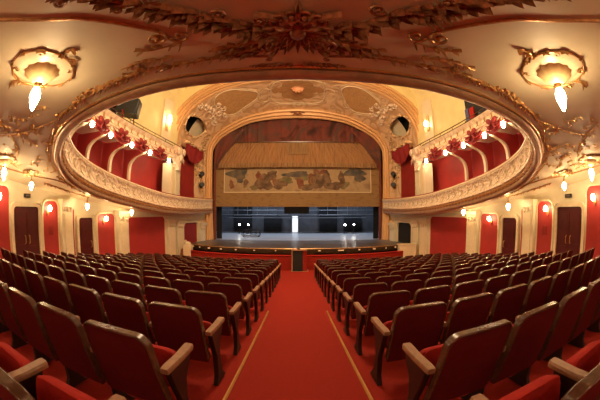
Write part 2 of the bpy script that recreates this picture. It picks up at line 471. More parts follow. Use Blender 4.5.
# relief scrolls along the parapet front
def frame_at(P, s):
    i = min(len(P)-2, max(1, int(s*(len(P)-1)))); p = P[i]; t = P[i+1]-P[i-1]; t.z = 0; t.normalize()
    n = Vector((-t.y, t.x, 0)); n = n if n.dot(p-c0) > 0 else -n
    return p, n, t
mb = MB()
def running_scroll(frames, loops, a_h, z0, off, rad):
    """one continuous running scroll with a curl at every wave"""
    N = loops*14; pts = []
    k_ = len(frames)-1; Ltot = sum((frames[i+1][0]-frames[i][0]).length for i in range(k_))
    for i in range(N+1):
        ph = 2*pi*loops*i/N; s_ = (i/N)*.98+.01 - (a_h*1.25*sin(ph))/Ltot
        f = min(k_-1e-6, max(0, s_*k_)); q = int(f); p = frames[q][0].lerp(frames[q+1][0], f-q); n = frames[q][1]
        pts.append(p + n*off + Vector((0, 0, z0 + a_h*cos(ph))))
    mb = MB(); mb.tube(pts, rad, 4); return mb
mb = running_scroll(FR, 80, .14, .38, -.03, .017)
mb.build('relief_scrollwork', M['cream_rib'], bal)

# ---------- gilded ornaments on the soffit (parts of the balcony)
def leaf(mb, x, y, a, L, w, h=.03, curl=.25, place=on_soffit):
    """pointed acanthus leaf lying on a surface, direction a"""
    dx, dy = cos(a), sin(a); px, py = -dy, dx
    rows = [(0,.2,.5),(.28,.95,1.0),(.55,.7,1.5),(.8,.5,1.9),(1.0,.05,2.2)]
    vs = []
    for u, ww, hh in rows:
        c = curl*u*u*L
        bx, by = x+dx*L*u+px*c, y+dy*L*u+py*c
        for q, hq in ((-1,.25),(-.5,.9),(0,.6),(.5,.9),(1,.25)):
            vs.append(place(bx+px*w*ww*q*.5, by+py*w*ww*q*.5, h*hh*hq+.002))
    fs = [(i*5+j,(i+1)*5+j,(i+1)*5+j+1,i*5+j+1) for i in range(4) for j in range(4)]
    mb.add(vs, fs)
def garland(mb, pts, L=.16, w=.07, step=.07, h=.03, stem=.012, spread=.75, mirror=False, place=on_soffit, jit=.25):
    P = smooth_curve([Vector((x,y,0)) for x,y in pts], 8)
    tot = sum((b-a).length for a, b in zip(P, P[1:])); n = max(3, int(tot/step)); Q = resample(P, n)
    mb.tube([place(q.x, q.y, h*.8) for q in Q], stem, 5)
    for i, q in enumerate(Q[:-1]):
        d = Q[i+1]-q; a = atan2(d.y, d.x); sc_ = L*(.8+jit*random.random())*(1 if i < n*.8 else .7)
        for sg in (-1, 1):
            if random.random() < .85: leaf(mb, q.x, q.y, a+sg*(spread+.7*(random.random()-.5)), sc_*(.75+.5*random.random()), w*(.7+.4*random.random()), h*(.7+.8*random.random()), -sg*(.2+.4*random.random()), place)
def spiral(mb, x, y, a0, r0, turns=1.3, rad=.018, sg=1, place=on_soffit, h=.03, n=22):
    """volute that starts at (x,y) heading a0"""
    cx, cy = x + cos(a0+sg*pi/2)*r0, y + sin(a0+sg*pi/2)*r0; pts = []
    for i in range(n+1):
        t = i/n; a = a0-sg*pi/2 + sg*t*turns*2*pi; r = r0*(1-.82*t)
        pts.append(place(cx+cos(a)*r, cy+sin(a)*r, h))
    mb.tube(pts, lambda q: rad*(1-.5*q), 6)
    mb.ball(pts[-1], rad*1.5, 6, 5)
def rib(mb, pts, rad=.022, h=.012, place=on_soffit):
    P = resample(smooth_curve([Vector((x,y,0)) for x,y in pts], 10), 40)
    mb.tube([place(q.x, q.y, h) for q in P], rad, 6)
def flower(mb, x, y, r, place=on_soffit, h=.03, n=5):
    a0 = random.random()*6
    for k in range(n): leaf(mb, x, y, a0+2*pi*k/n, r, r*.7, h, 0, place)
    mb.ball(place(x, y, h*1.1), r*.22, 6, 4)

# central acanthus cartouche with its two long leafy arms
c = MB()
for sg in (-1, 1):
    spiral(c, sg*.10, 2.66, pi/2-sg*.2, .13, 1.3, .03, sg=-sg, h=.04)
    spiral(c, sg*.30, 2.62, (0 if sg > 0 else pi), .12, 1.4, .028, sg=sg, h=.04)
    spiral(c, sg*.05, 2.40, (.6 if sg > 0 else pi-.6), .16, 1.2, .026, sg=-sg, h=.04)
    for a, L in ((.2,.30),(.5,.32),(.8,.28),(1.15,.30),(-.2,.26),(-.6,.25),(-1.0,.22)):
        aa = a if sg > 0 else pi-a
        leaf(c, sg*.05, 2.50, aa, L, .13, .05, sg*.25)
for k in range(9): leaf(c, 0, 2.42, -pi/2+(k-4)*.36, .34 if k % 2 else .50, .12, .05, (k-4)*.08)
for sg in (-1, 1):
    spiral(c, sg*.16, 2.22, pi/2+sg*.5, .11, 1.2, .024, sg=sg, h=.05)
    garland(c, [(sg*.12,2.80),(sg*.35,2.86),(sg*.62,2.82),(sg*.85,2.90)], .12, .045, .08, .04, .014, 1.0)
for k in range(5): leaf(c, 0, 2.62, pi/2+(k-2)*.5, .24, .10, .04, 0)
c.ball(on_soffit(0, 2.50, .03), (.09,.13,.05), 12, 8)
c.build('acanthus_cartouche', M['gilt_dark'], bal)
for sg in (-1, 1):
    c = MB()
    garland(c, [(sg*.25,2.48),(sg*.55,2.32),(sg*.9,2.05),(sg*1.35,1.72),(sg*1.8,1.28),(sg*2.2,.8)], .20, .036, .042, .05, .022, .55)
    for (x, y, rr) in ((.42,2.28,.08),(.68,2.26,.08),(.78,2.02,.09),(1.08,1.99,.08),(1.18,1.72,.09),(1.5,1.66,.08),(1.62,1.34,.09),(1.95,1.2,.09)):
        spiral(c, sg*x, y, random.random()*6, rr, 1.2, .02, sg=random.choice((-1,1)), h=.05)
    garland(c, [(sg*.3,2.50),(sg*.6,2.36),(sg*.95,2.09),(sg*1.40,1.75)], .13, .035, .07, .07, .012, .9)
    c.build('acanthus_garland', M['gilt_dark'], bal)
    c = MB()   # thin inner garland close to the rim
    garland(c, [(sg*.35,2.66),(sg*.7,2.72),(sg*1.0,2.78)], .11, .035, .085, .03, .012, 1.0)
    garland(c, [(sg*1.45,2.80),(sg*1.9,2.76),(sg*2.25,2.82)], .09, .035, .09, .03, .008, 1.0)
    garland(c, [(sg*1.25,2.50),(sg*1.6,2.55),(sg*1.85,2.48)], .11, .04, .10, .03, .01, 1.0)
    c.build('leaf_spray', M['gilt'], bal)
    c = MB()   # long gilded rib with volute ends
    rib(c, [(sg*3.6,.2),(sg*2.85,.92),(sg*2.45,1.32),(sg*2.04,1.62),(sg*1.65,1.98),(sg*1.40,2.22)], .022)
    rib(c, [(sg*3.68,.15),(sg*2.93,.87),(sg*2.53,1.27),(sg*2.12,1.57),(sg*1.73,1.93),(sg*1.48,2.17)], .010)
    spiral(c, sg*1.40, 2.22, (pi/2+.9 if sg > 0 else pi/2-.9), .13, 1.2, .024, sg=-sg)
    spiral(c, sg*1.33, 2.36, (pi/2 if sg > 0 else pi/2), .12, 1.1, .02, sg=sg)
    c.build('gilded_rib', M['gilt'], bal)
    c = MB()   # rib following the rim across the front
    rib(c, [(sg*.35,3.02),(sg*.9,2.98),(sg*1.4,3.02),(sg*1.85,3.12)], .014)
    spiral(c, sg*.35, 3.02, (pi if sg > 0 else 0), .05, 1.1, .012, sg=-sg)
    garland(c, [(sg*.06,3.22),(sg*.35,3.22),(sg*.6,3.25)], .07, .03, .05, .02, .008)
    c.build('gilded_rib', M['gilt_dark'], bal)
    c = MB()   # outer flower garland winding along the rim to the side
    garland(c, [(sg*.30,2.72),(sg*.62,2.86),(sg*1.0,2.93),(sg*1.4,2.98),(sg*1.85,2.98),(sg*2.3,3.02),(sg*2.9,3.16),(sg*3.4,3.28),(sg*3.9,3.42),(sg*4.4,3.66)], .09, .035, .10, .035, .010, 1.1)
    for k in range(14):
        t = k/13; flower(c, sg*lerp(2.0,4.2,t), lerp(2.92,3.45,t)+.08*sin(9*t), .075)
    c.build('flower_garland', M['gilt'], bal)
    c = MB()   # loose net of twigs and blossoms in the corner
    for path in ([(4.4,3.66),(5.0,3.7),(5.7,3.65),(6.4,3.3)], [(4.9,4.0),(5.6,4.5),(6.3,5.0),(6.9,5.7)],
                 [(5.8,2.9),(6.2,3.5),(6.7,4.1),(7.4,4.6)], [(6.9,5.7),(7.4,6.6),(7.75,7.8)]):
        garland(c, [(sg*x, y) for x, y in path], .07, .022, .10, .028, .007, 1.0)
    for k in range(90):
        x = 4.0+4.3*random.random(); y = 2.3+4.0*random.random(); a = random.random()*6.3
        if (x-4.0)*.9 + 3.0 < y - .4 and x < 6.9 and y > 3.3+.55*(x-4.2)+.3: continue
        if y < 2.9 and x < 5.2: continue
        l = .12+.12*random.random()
        garland(c, [(sg*x, y), (sg*x+l*cos(a), y+l*sin(a)), (sg*x+2*l*cos(a+.5), y+2*l*sin(a+.5))], .075, .024, .09, .028, .006, 1.0)
    c.build('blossom_net', M['gilt_bright'], bal)
    c = MB()   # cove rib above the aisle with a boss
    rib(c, [(sg*9.0,3.4),(sg*8.6,5.0),(sg*8.3,6.1),(sg*8.0,6.9),(sg*7.75,8.4),(sg*7.7,10.5)], .028)
    rib(c, [(sg*8.3,1.0),(sg*8.0,2.5),(sg*7.9,4.0),(sg*8.25,5.3)], .024)
    flower(c, sg*8.1, 5.6, .22, h=.06, n=7)
    garland(c, [(sg*7.6,6.6),(sg*7.9,7.6),(sg*8.1,9.0),(sg*8.0,10.8)], .12, .05, .12, .03, .01)
    garland(c, [(sg*8.6,6.8),(sg*8.5,8.0),(sg*8.4,9.4)], .12, .05, .12, .03, .01)
    c.build('cove_rib', M['gilt'], bal)

# ------------------------------------------------------------ lamps under the balcony
def bulb_profile(H):
    return [(.012*H/.33, 0), (.05, -.03*H/.33), (.078, -.10*H/.33), (.08, -.15*H/.33), (.058, -.23*H/.33), (.028, -.30*H/.33), (.004, -H)]
def soffit_lamp(x, y, size, label, H=.33, k=1.0):
    top = on_soffit(x, y)
    t = thing('ceiling_lamp', top, label=label, cat='lamp', group='flame bulb lamps under the balcony')
    # ceiling rose: pale disc with a gilt ring and leaf sprigs
    m = MB(); prof = [(.001,-.05),(size*.5,-.045),(size*.8,-.03),(size,-.0)]
    m.lathe([(max(.002, r), z) for r, z in prof], top, 28); m.build('ceiling_rose', M['cream_rib'], t)
    m = MB(); ring = [on_soffit(x+cos(a)*size, y+sin(a)*size, .02) for a in [2*pi*i/48 for i in range(48)]]
    m.tube(ring, .012*size/.5, 6, closed=True)
    n = 20 if size > .4 else 8
    for i in range(n):
        a = 2*pi*i/n; leaf(m, x+cos(a)*size*1.02, y+sin(a)*size*1.02, a+(1.3 if i % 2 else -1.3), (.09+.05*random.random())*size/.5, .028*size/.5, .03, .5*(1 if i % 2 else -1))
    if size > .4:
        for q in (.6, 2.2, 3.9, 5.4): spiral(m, x+cos(q)*size*.98, y+sin(q)*size*.98, q+1.2, .07, 1.2, .012)
        for sg in (-1, 1):
            spiral(m, x+sg*size*1.05, y+.04, (0 if sg > 0 else pi), .08, 1.2, .016, sg=1)
            garland(m, [(x+sg*size*1.05, y-.05), (x+sg*size*1.3, y-.12), (x+sg*size*1.55, y-.05)], .10, .05, .07, .03, .01)
    m.build('rose_wreath', M['gilt'], t)
    # shell-shaped gilt holder
    m = MB()
    def shell(u, v):
        a = 2*pi*u; r = size*.62*(1-.75*v**1.4); r *= 1+.07*cos(12*a)*(1-v)
        return top + Vector((r*cos(a), r*sin(a)*.85, -.045-(.17 if size > .3 else .07)*v))
    m.grid(shell, 48, 6, cu=True); m.build('shell_holder', M['shell'], t)
    m = MB(); m.lathe([(.022,.14*k),(.022,0),(.045,0),(.05,-.04),(.035,-.09)], top+Vector((0,0,-.18*k)), 12); m.build('socket', M['gilt'], t)
    m = MB(); m.lathe(bulb_profile(H), top+Vector((0,0,-.25*k)), 14)
    m.build('flame_bulb', M['bulb'], t)
    return t
for s in (-1, 1):
    sd = side[s]
    soffit_lamp(s*3.24, 2.14, .50, 'large gilt shell ceiling lamp with flame bulb, nearest the camera on the %s' % sd)
    soffit_lamp(s*7.95, 4.45, .42, 'gilt shell ceiling lamp at the very %s edge of the balcony underside' % sd, .36)
    soffit_lamp(s*8.1, 5.78, .24, 'flame bulb lamp hanging under the cove boss before the wide %s double door' % sd, .25, 1.25)
    soffit_lamp(s*8.1, 8.9, .24, 'flame bulb lamp under the %s balcony in front of the narrow door' % sd, .25, 1.5)
    soffit_lamp(s*7.8, 12.0, .22, 'flame bulb lamp under the %s balcony nearest the stage' % sd, .25, .9)
for s in (-1, 1): soffit_lamp(s*1.9, -1.4, .50, 'added gilt shell fill lamp, unseen behind the camera, %s of the aisle' % side[s], .30)  # added out-of-view lamps that brighten the soffit over the camera
for x, nm in ((-6.2,'far left'), (-2.6,'left of centre'), (2.6,'right of centre'), (6.2,'far right')):  # added globes, never in view, to throw light along the balcony underside
    t = thing('wall_sconce', (x, -4.42, .75), label='added fill globe on the unseen back wall behind the camera, ' + nm, cat='lamp')
    m = MB(); m.ball((x, -4.43, .65), (.09,.03,.16)); m.build('back_plate', M['gilt'], t)
    m = MB(); m.tube([(x, -4.43, .6), (x, -4.30, .58), (x, -4.24, .68)], .016); m.build('bracket', M['gilt'], t)
    m = MB(); m.ball((x, -4.24, .82), .15, 14, 10); m.build('glass_globe', M['sconce'], t)
def sconce(s, Y, label, st=1):
    z = fl(Y)+2.28; x = s*(Xw(Y)-.06)
    t = thing('wall_sconce', (x, Y, z), label=label, cat='lamp', group='wall sconces in the red panels')
    m = MB(); m.ball((x, Y, z-.1), (.03,.07,.14)); m.build('back_plate', M['gilt'], t)
    m = MB(); m.tube([(x, Y, z-.12), (x-s*.10, Y, z-.14), (x-s*.15, Y, z-.06)], .014); m.build('bracket', M['gilt'], t)
    m = MB(); m.ball((x-s*.16, Y, z+.03), (.085,.085,.11), 12, 8); m.build('glass_globe', M['sconce'], t)
for s in (-1, 1):
    sconce(s, 5.1 if s > 0 else 4.95, 'glass globe wall sconce at the %s edge of the picture on a red panel' % side[s])
    sconce(s, 7.45, 'glass globe wall sconce on the red panel between the %s double door and pilaster' % side[s])
    sconce(s, 10.85, 'glass globe wall sconce on the %s red panel just past the narrow door' % side[s])
    # small framed notice below the sconce
    nt_ = slab(MB(), s, 7.5, 7.74, 1.35, 1.68, .035, .055).build('wall_notice', M['red_dark'])
    tag(nt_, 'small dark red notice board under the sconce beside the %s double door' % side[s], 'sign')

# ------------------------------------------------------------ upper tier on both sides
TPL = smooth_curve([(-6.6,5.6,0),(-6.95,6.8,0),(-7.2,8.5,0),(-7.2,11,0),(-7,14,0),(-6.95,15.6,0),(-7.1,16.8,0)], 8)
ORD = ['first', 'second', 'third', 'fourth', 'fifth', 'sixth', 'seventh', 'eighth', 'ninth', 'tenth', 'eleventh', 'twelfth', 'thirteenth', 'fourteenth', 'fifteenth']
def tier_pt(s, Y):
    for a, b in zip(TPL, TPL[1:]):
        if a.y <= Y <= b.y: return Vector((-s*lerp(a.x, b.x, (Y-a.y)/(b.y-a.y)), Y, 0))
    return Vector((s*7.0, Y, 0))
for s in (-1, 1):
    g = thing('upper_balcony', (s*7.2, 11, 2.9), label='%s upper balcony front of ornate cream plaster with brown rail, above the red boxes' % side[s], cat='balcony')
    P = [Vector((-s*p.x, p.y, zup(p.y))) for p in resample(TPL, 60)]
    F = plan_frames(P); F = [(p, (n if n.dot(Vector((s,0,0))) > 0 else -n), t) for p, n, t in F]
    m = MB(); sweep(m, [(.35,-.06),(.05,-.02),(-.05,.02),(-.10,.10),(-.04,.22),(0,.38),(-.07,.52),(-.10,.58),(.1,.60),(.1,.1)], F); m.build('parapet', mat('upper_relief', (.86,.72,.52), .5, var=.3, scale=5, col2=(.66,.46,.28), bump=.5, bscale=9), g)
    # wavy lower edge of plaster lambrequins
    m = MB()
    def edge(u, v):
        p, n, t = F[min(59, int(u*59.999))]
        w = abs(sin(u*pi*13))
        return p - n*.08 + Vector((0, 0, .12 - v*(.14+.16*(1-w))))
    m.grid(edge, 59, 3); m.build('lambrequin_edge', M['ornate'], g)
    for dz in (.66, .80):
        m = MB(); m.tube([p + Vector((0,0,dz)) + n*.02 for p, n, t in F], .022, 6); m.build('hand_rail', M['wood'], g)
    for i in range(2, 60, 6):
        m = MB(); p, n, t = F[i]; m.tube([p+n*.02+Vector((0,0,.58)), p+n*.02+Vector((0,0,.80))], .014, 5); m.build('rail_post', M['wood'], g)
    m = MB()
    def dk(u, v):
        p = P[min(59, int(u*59.999))]; return Vector((lerp(p.x, s*Xw(p.y), v), p.y, p.z-.03))
    m.grid(dk, 59, 3); m.build('upper_deck', M['cream'], g)
    m = running_scroll(F, 20, .12, .28, -.05, .018)
    m.build('relief_scrollwork', M['gilt'], g)

    # box partitions with curved cream leading edges, valances and bulbs
    ys = [7.66, 9.06, 10.73, 12.32, 14.3]
    for k, Y in enumerate(ys):
        b = tier_pt(s, Y); zt = zup(Y); zb = interp(Y, [6.8,8.5,11,14,17], [.98,.62,.28,-.03,-.15]) + .78
        lab = '%s from the stage on the %s' % (ORD[len(ys)-1-k], side[s])
        t = thing('pendant_bulb', (b.x-s*.08, Y, zt-.06), label='small bare bulb under the upper balcony edge, %s side' % lab, cat='lamp', group='bulbs between the box valances')
        m = MB(); m.lathe([(.05,0),(.06,-.05),(.03,-.14)], t.location, 10); m.build('socket', M['gilt_bright'], t)
        m = MB(); m.ball(Vector(t.location)+Vector((0,0,-.24)), (.085,.085,.12), 12, 8); m.build('glass_bulb', M['bulb_small'], t)
        if k < 4:
            pt = thing('box_partition', (b.x+s*.4, Y-.15, zb), label='curved cream-edged partition between boxes, %s side' % lab, cat='partition', group='partitions between the boxes')
            # leading edge in the (inward distance, z) plane
            prof = [(1.0,zb-.1),(.98,zb+.3),(.98,lerp(zb,zt,.42)),(.90,lerp(zb,zt,.60)),(.66,lerp(zb,zt,.72)),(.36,lerp(zb,zt,.78)),(.12,lerp(zb,zt,.84)),(.0,zt-.12)]
            C_ = resample(smooth_curve([Vector((a,0,z)) for a, z in prof], 6), 26)
            m = MB(); m.grid(lambda u, v: Vector((b.x+s*(C_[int(u*25)].x + (0,.12,.12,0)[int(v*4) % 4]), Y-.15+(-.08,-.08,.08,.08)[int(v*4) % 4], C_[int(u*25)].z)), 25, 4, cv=True)
            m.build('leading_edge', M['cream_rib'], pt)
            m = MB(); xb = s*(Xw(Y)-.02)
            def pw(u, v):
                q = C_[int(u*25)]; return Vector((lerp(b.x+s*(q.x+.06), xb, v), Y-.15, q.z))
            m.grid(pw, 25, 2)
            m.build('panel', M['red'], pt)
    # red valances with bows
    spans = [(6.3,7.6),(7.7,9.0),(9.12,10.67),(10.79,12.26),(12.38,14.2)]
    for k, (y0, y1) in enumerate(spans):
        c_ = tier_pt(s, (y0+y1)/2); zt = zup((y0+y1)/2)
        v = thing('box_valance', (c_.x+s*.1, (y0+y1)/2, zt-.2), label='draped red velvet valance with bow over the %s box from the stage, %s side' % (ORD[4-k], side[s]), cat='drapery', group='red valances over the boxes')
        m = MB()
        def val(u, vv, y0=y0, y1=y1):
            Y = lerp(y0, y1, u); p = tier_pt(s, Y); sag = 4*u*(1-u)
            fold = .03*sin(20*vv + 6*abs(u-.5))
            drop = .10 + .42*sag**.6
            return Vector((p.x - s*(.06 + fold + .16*vv*(1-vv)*sag), Y, zup(Y) + .10 - vv*drop - .03*abs(sin(u*pi*3))))
        m.grid(val, 26, 12); m.build('swag', M['valance'], v)
        m = MB(); cc = Vector((c_.x - s*.16, (y0+y1)/2, zt+.02))
        for sg in (-1, 1):
            m.ball(cc+Vector((0, sg*.17, .03)), (.08,.19,.11), 10, 6, Matrix.Rotation(sg*.5, 3, 'X'))
            m.tube([cc, cc+Vector((-s*.02, sg*.12, -.16)), cc+Vector((0, sg*.2, -.28))], lambda q: .03+.02*q, 6)
        m.ball(cc, (.07,.06,.06), 8, 6); m.build('bow', M['valance'], v)
    # corner pier between the boxes and the proscenium arch
    pr = thing('corner_pier', (s*7.05, 15.6, .6), label='cream fluted corner pier between the %s boxes and the proscenium arch' % side[s], cat='pillar')
    m = MB(); m.box(min(s*6.98,s*7.5), max(s*6.98,s*7.5), 14.75, 15.95, .45, 2.5)
    m.box(min(s*6.9,s*7.5), max(s*6.9,s*7.5), 15.35, 15.95, .45, 2.45); m.build('shaft', M['cream'], pr)
    m = MB()
    for i in range(3): m.box(min(s*6.94,s*6.99), max(s*6.94,s*6.99), 14.83+i*.17, 14.92+i*.17, .8, 2.35)
    m.build('flutes', M['cream_rib'], pr)
    m = MB()
    def brk(u, v):
        z = lerp(2.15, 3.5, u); w = .35+.5*u**1.3 ; a = 2*pi*v
        return Vector((s*(7.0 + .1*u) - s*(.22+.12*u)*max(-.2, cos(a)), 15.65 + w*sin(a), z))
    m.grid(brk, 10, 16, cv=True)
    for k in range(3):
        for i, (dy, dz) in enumerate(((-.5,.9),(0,.55),(.45,.95))):
            m.ball((s*6.72, 15.65+dy*.8, 2.3+dz+k*.02), (.09,.2,.2), 8, 6)
    m.build('scrolled_capital', M['ornate'], pr)
    # gallery pilaster with glowing sconce, on the yellow wall
    Yp = 15.6
    gp = struct(slab(MB(), s, Yp-.45, Yp+.45, 3.3, 6.6, 0, .12, absz=True).build('trim_%d' % (1 if s < 0 else 2), M['cream_rib']))
    gx = s*(Xw(Yp)-.14)
    t = thing('gallery_sconce', (gx, Yp, 5.15), label='bright tall glass sconce on the yellow wall above the %s upper balcony' % side[s], cat='lamp')
    m = MB(); m.cbox((gx, Yp, 5.1), (.05,.3,1.0)); m.build('back_plate', M['gilt_bright'], t, bevel=.02)
    m = MB(); m.ball((gx-s*.15, Yp, 5.3 if s < 0 else 5.05), (.10,.13,.30 if s < 0 else .18), 12, 10); m.build('glass_globe', M['sconce'], t)
    # dark draught lobby in the back corner of the gallery
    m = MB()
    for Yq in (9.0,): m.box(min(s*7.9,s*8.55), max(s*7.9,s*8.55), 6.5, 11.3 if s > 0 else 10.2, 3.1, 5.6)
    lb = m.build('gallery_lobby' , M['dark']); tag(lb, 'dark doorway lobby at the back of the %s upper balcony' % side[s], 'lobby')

# speaker cabinet on the left upper rail, lighting desk on the right
p = tier_pt(-1, 10.4)
t = thing('loudspeaker', (-7.45, 10.45, 3.9), label='big dark grey loudspeaker box hanging over the left upper balcony rail', cat='speaker')
m = MB(); Mx = Matrix.Translation((-7.35, 10.4, 4.32)) @ Matrix.Rotation(.35, 4, 'Z') @ Matrix.Rotation(.15, 4, 'Y')
m.prism([(-.45,-.36),(.45,-.36),(.36,.38),(-.36,.38)], 'y', -.5, .5); m.v = [Mx @ Vector((q.y, q.x, q.z)) for q in m.v]; m.build('cabinet', mat('blue_black_cabinet', (.025,.032,.04), .5), t, bevel=.03)
m = MB(); m.cbox((-.51,0,0), (.02,.62,.56), None); m.v = [Mx @ Vector((-q.x, q.y, q.z)) for q in m.v]; m.build('grille', M['black'], t)
for yy in (9.9, 10.9): m = MB(); m.tube([(-7.35,yy,4.1),(-7.25,yy,3.55)], .03); m.build('bracket', M['velvet'], t)
t = thing('draped_chair', (7.5, 10.3, 3.6), label='red and blue fabric draped over a seat behind the right upper balcony rail', cat='seat')
m = MB(); m.cbox((7.6,10.35,4.05), (.1,.36,.62), None); m.build('red_cover', M['velvet'], t, bevel=.03)
m = MB(); m.cbox((7.6,10.75,4.12), (.1,.30,.60), None); m.build('blue_cover', mat('blue_fabric', (.06,.07,.16), .8), t, bevel=.03)
m = MB(); m.cbox((7.75,10.5,3.7), (.5,.9,.3), None); m.build('seat', M['iron'], t, bevel=.03)

# ------------------------------------------------------------ proscenium
def arc_resample(P, n): return resample(smooth_curve(P, 6), n)
ZF = -2.40
O_h = [(-7.75,17,-.3),(-7.78,17,1.8),(-7.78,17,4.0),(-7.66,17,5.2),(-7.18,17,6.12),(-6.5,17,6.8),(-5.5,17,7.4),(-4.33,17,7.8),(-3,17,8.05),(-1.5,17,8.17),(0,17,8.2)]
I_h = [(-6.87,21,ZF),(-6.9,21,1.0),(-6.92,21,3.65),(-6.84,21,4.7),(-6.32,21,5.58),(-5.75,21,6.05),(-5.14,21,6.43),(-4.4,21,6.8),(-3.61,21,7.08),(-1.8,21,7.45),(0,21,7.58)]
P_h = [(-6.42,21.5,ZF),(-6.5,21.5,1.0),(-6.56,21.5,3.7),(-6.48,21.5,4.6),(-5.98,21.5,5.32),(-5.45,21.5,5.72),(-4.83,21.5,6.06),(-4.1,21.5,6.4),(-3.28,21.5,6.65),(-1.7,21.5,6.86),(0,21.5,6.93)]
def fullarch(P, n=10):
    H = smooth_curve(P, n); return H + [Vector((-p.x, p.y, p.z)) for p in reversed(H[:-1])]
OA, IA, PA = fullarch(O_h), fullarch(I_h), fullarch(P_h)
NA = len(OA)
def at(A, u):
    f = u*(len(A)-1); i = min(len(A)-2, int(f)); return A[i].lerp(A[i+1], f-i)
def splay(u, v, d=0):
    p = at(OA, u).lerp(at(IA, u), v)
    bulge = .22*sin(pi*v)
    c = Vector((0, p.y, 3)); n = (c-p); n.z *= .7; n.normalize()
    return p + n*(d-bulge)
# find parameters of the oval windows near world angle of the haunch
def ov(u, v): return ((u-OU)/.033)**2 + ((v-OV)/.30)**2 < 1 or ((1-u-OU)/.033)**2 + ((v-OV)/.30)**2 < 1
OU, OV = .186, .42
pw_ = MB(); pw_.grid(lambda u, v: splay(u, v), 200, 24, keep=lambda u, v: not ov(u, v))
PR = struct(pw_.build('wall_proscenium', M['splay']))
def band(A, B, prof, name, m_, parent=None, tilt=None):
    """moulding between arch A and arch B; prof = (fraction, rise)"""
    mb = MB(); n = len(A)
    def f(u, v):
        a, b = at(A, u), at(B, u); k = v*(len(prof)-1); i = min(len(prof)-2, int(k)); q = k-i
        fr = lerp(prof[i][0], prof[i+1][0], q); h = lerp(prof[i][1], prof[i+1][1], q)
        p = a.lerp(b, fr); c = Vector((0, p.y, 3)); nn = (c-p); nn.z *= .7; nn.normalize()
        return p + nn*h*.6 + Vector((0, -h, 0))
    mb.grid(f, 110, (len(prof)-1)*2); return mb.build(name, m_, parent)
frm = [(0,.02),(.08,.16),(.2,.20),(.3,.12),(.36,.04),(.46,.10),(.6,.14),(.7,.08),(.78,.0),(.9,.06),(1,.03)]
band(IA, PA, frm, 'arch_frame', M['frame'], PR)
# outer band in three steps on the hall side
OUT2 = [p + Vector((p.x, 0, (p.z-3)*.8)).normalized()*.65 + Vector((0,-.25,0)) for p in OA]
band(OUT2, OA, [(0,.0),(.1,.12),(.25,.14),(.34,.05),(.45,.14),(.6,.2),(.72,.1),(.8,.05),(.9,.12),(1,.0)], 'arch_frame', mat('outer_arch_gold', (.66,.40,.19), .4, .15), PR)
IN2 = [splay(i/(NA-1), .10) for i in range(NA)]
band(OA, IN2, [(0,.0),(.4,.08),(.8,.03),(1,.0)], 'arch_molding', M['frame'], PR)
mb = MB()
# flat wall outside the outer arch up to the ceiling
def outer(u, v):
    p = at(OUT2, u); d = Vector((p.x, 0, (p.z-3))); d.normalize(); q = p+d*4; q.x = max(-9.5, min(9.5, q.x)); q.z = min(9.0, q.z)
    return p.lerp(q, v)
mb.grid(outer, 80, 3, keep=lambda u, v: .12 < u < .88); mb.build('arch_surround', M['yellow'], PR)
# cast ornaments on the splay
def spl(x, y, d=0):  # x = arch parameter, y = depth parameter
    return splay(x, y, .05+d)
def on_splay_poly(mb, cu, cv, ru, rv, d, shape, n=40, rings=6):
    vs = [splay(cu, cv, d+.02)]
    for k in range(1, rings+1):
        for i in range(n):
            a = 2*pi*i/n; r = shape(a)*k/rings; vs.append(splay(cu+ru*r*cos(a), cv+rv*r*sin(a), d if k == rings else d+.02))
    fs = [(0, 1+i, 1+(i+1) % n) for i in range(n)]
    for k in range(rings-1):
        b0, b1 = 1+k*n, 1+(k+1)*n
        fs += [(b0+i, b1+i, b1+(i+1) % n, b0+(i+1) % n) for i in range(n)]
    mb.add(vs, fs)
def on_splay_ring(mb, cu, cv, ru, rv, rad, shape, n=60, d=.03):
    mb.tube([splay(cu+ru*shape(2*pi*i/n)*cos(2*pi*i/n), cv+rv*shape(2*pi*i/n)*sin(2*pi*i/n), d) for i in range(n)], rad, 6, closed=True)
bean = lambda a: 1+.10*cos(3*a)+.06*sin(2*a)
for cu, sg in ((.352, -1), (.648, 1)):
    m = MB(); on_splay_poly(m, cu, .46, .062, .34, .01, bean); m.build('tan_panel', M['tan'], PR)
    m = MB(); on_splay_ring(m, cu, .46, .064, .35, .035, bean); on_splay_ring(m, cu, .46, .069, .40, .018, bean); m.build('panel_molding', M['cream_rib'], PR)
# central panel with a big petalled rosette
m = MB(); sq = lambda a: 1/(abs(cos(a))**4+abs(sin(a))**4)**.25
on_splay_ring(m, .5, .44, .054, .40, .03, sq); on_splay_ring(m, .5, .44, .059, .44, .018, sq)
for sg in (-1, 1):
    on_splay_ring(m, .5+sg*.064, .52, .012, .20, .022, lambda a: 1); 
m.build('panel_molding', M['cream_rib'], PR)
m = MB()
for k in range(8):
    a = 2*pi*k/8
    on_splay_poly(m, .5+.026*cos(a), .40+.24*sin(a), .014, .13, .02, lambda t: 1, 16, 3)
for sg in (-1, 1): on_splay_poly(m, .5+sg*.044, .40, .008, .10, .02, lambda t: 1, 14, 3)
m.build('rosette_petals', M['petal'], PR)
m = MB(); m.ball(splay(.5, .38, .03), (.38,.12,.26), 16, 8)
for k in range(10): m.ball(splay(.5, .38, .05)+Vector((.34*cos(2*pi*k/10), -.05, .24*sin(2*pi*k/10))), .10, 8, 5)
m.build('rosette_centre', mat('rose_plaster', (.70,.33,.16), .5, var=.2), PR)
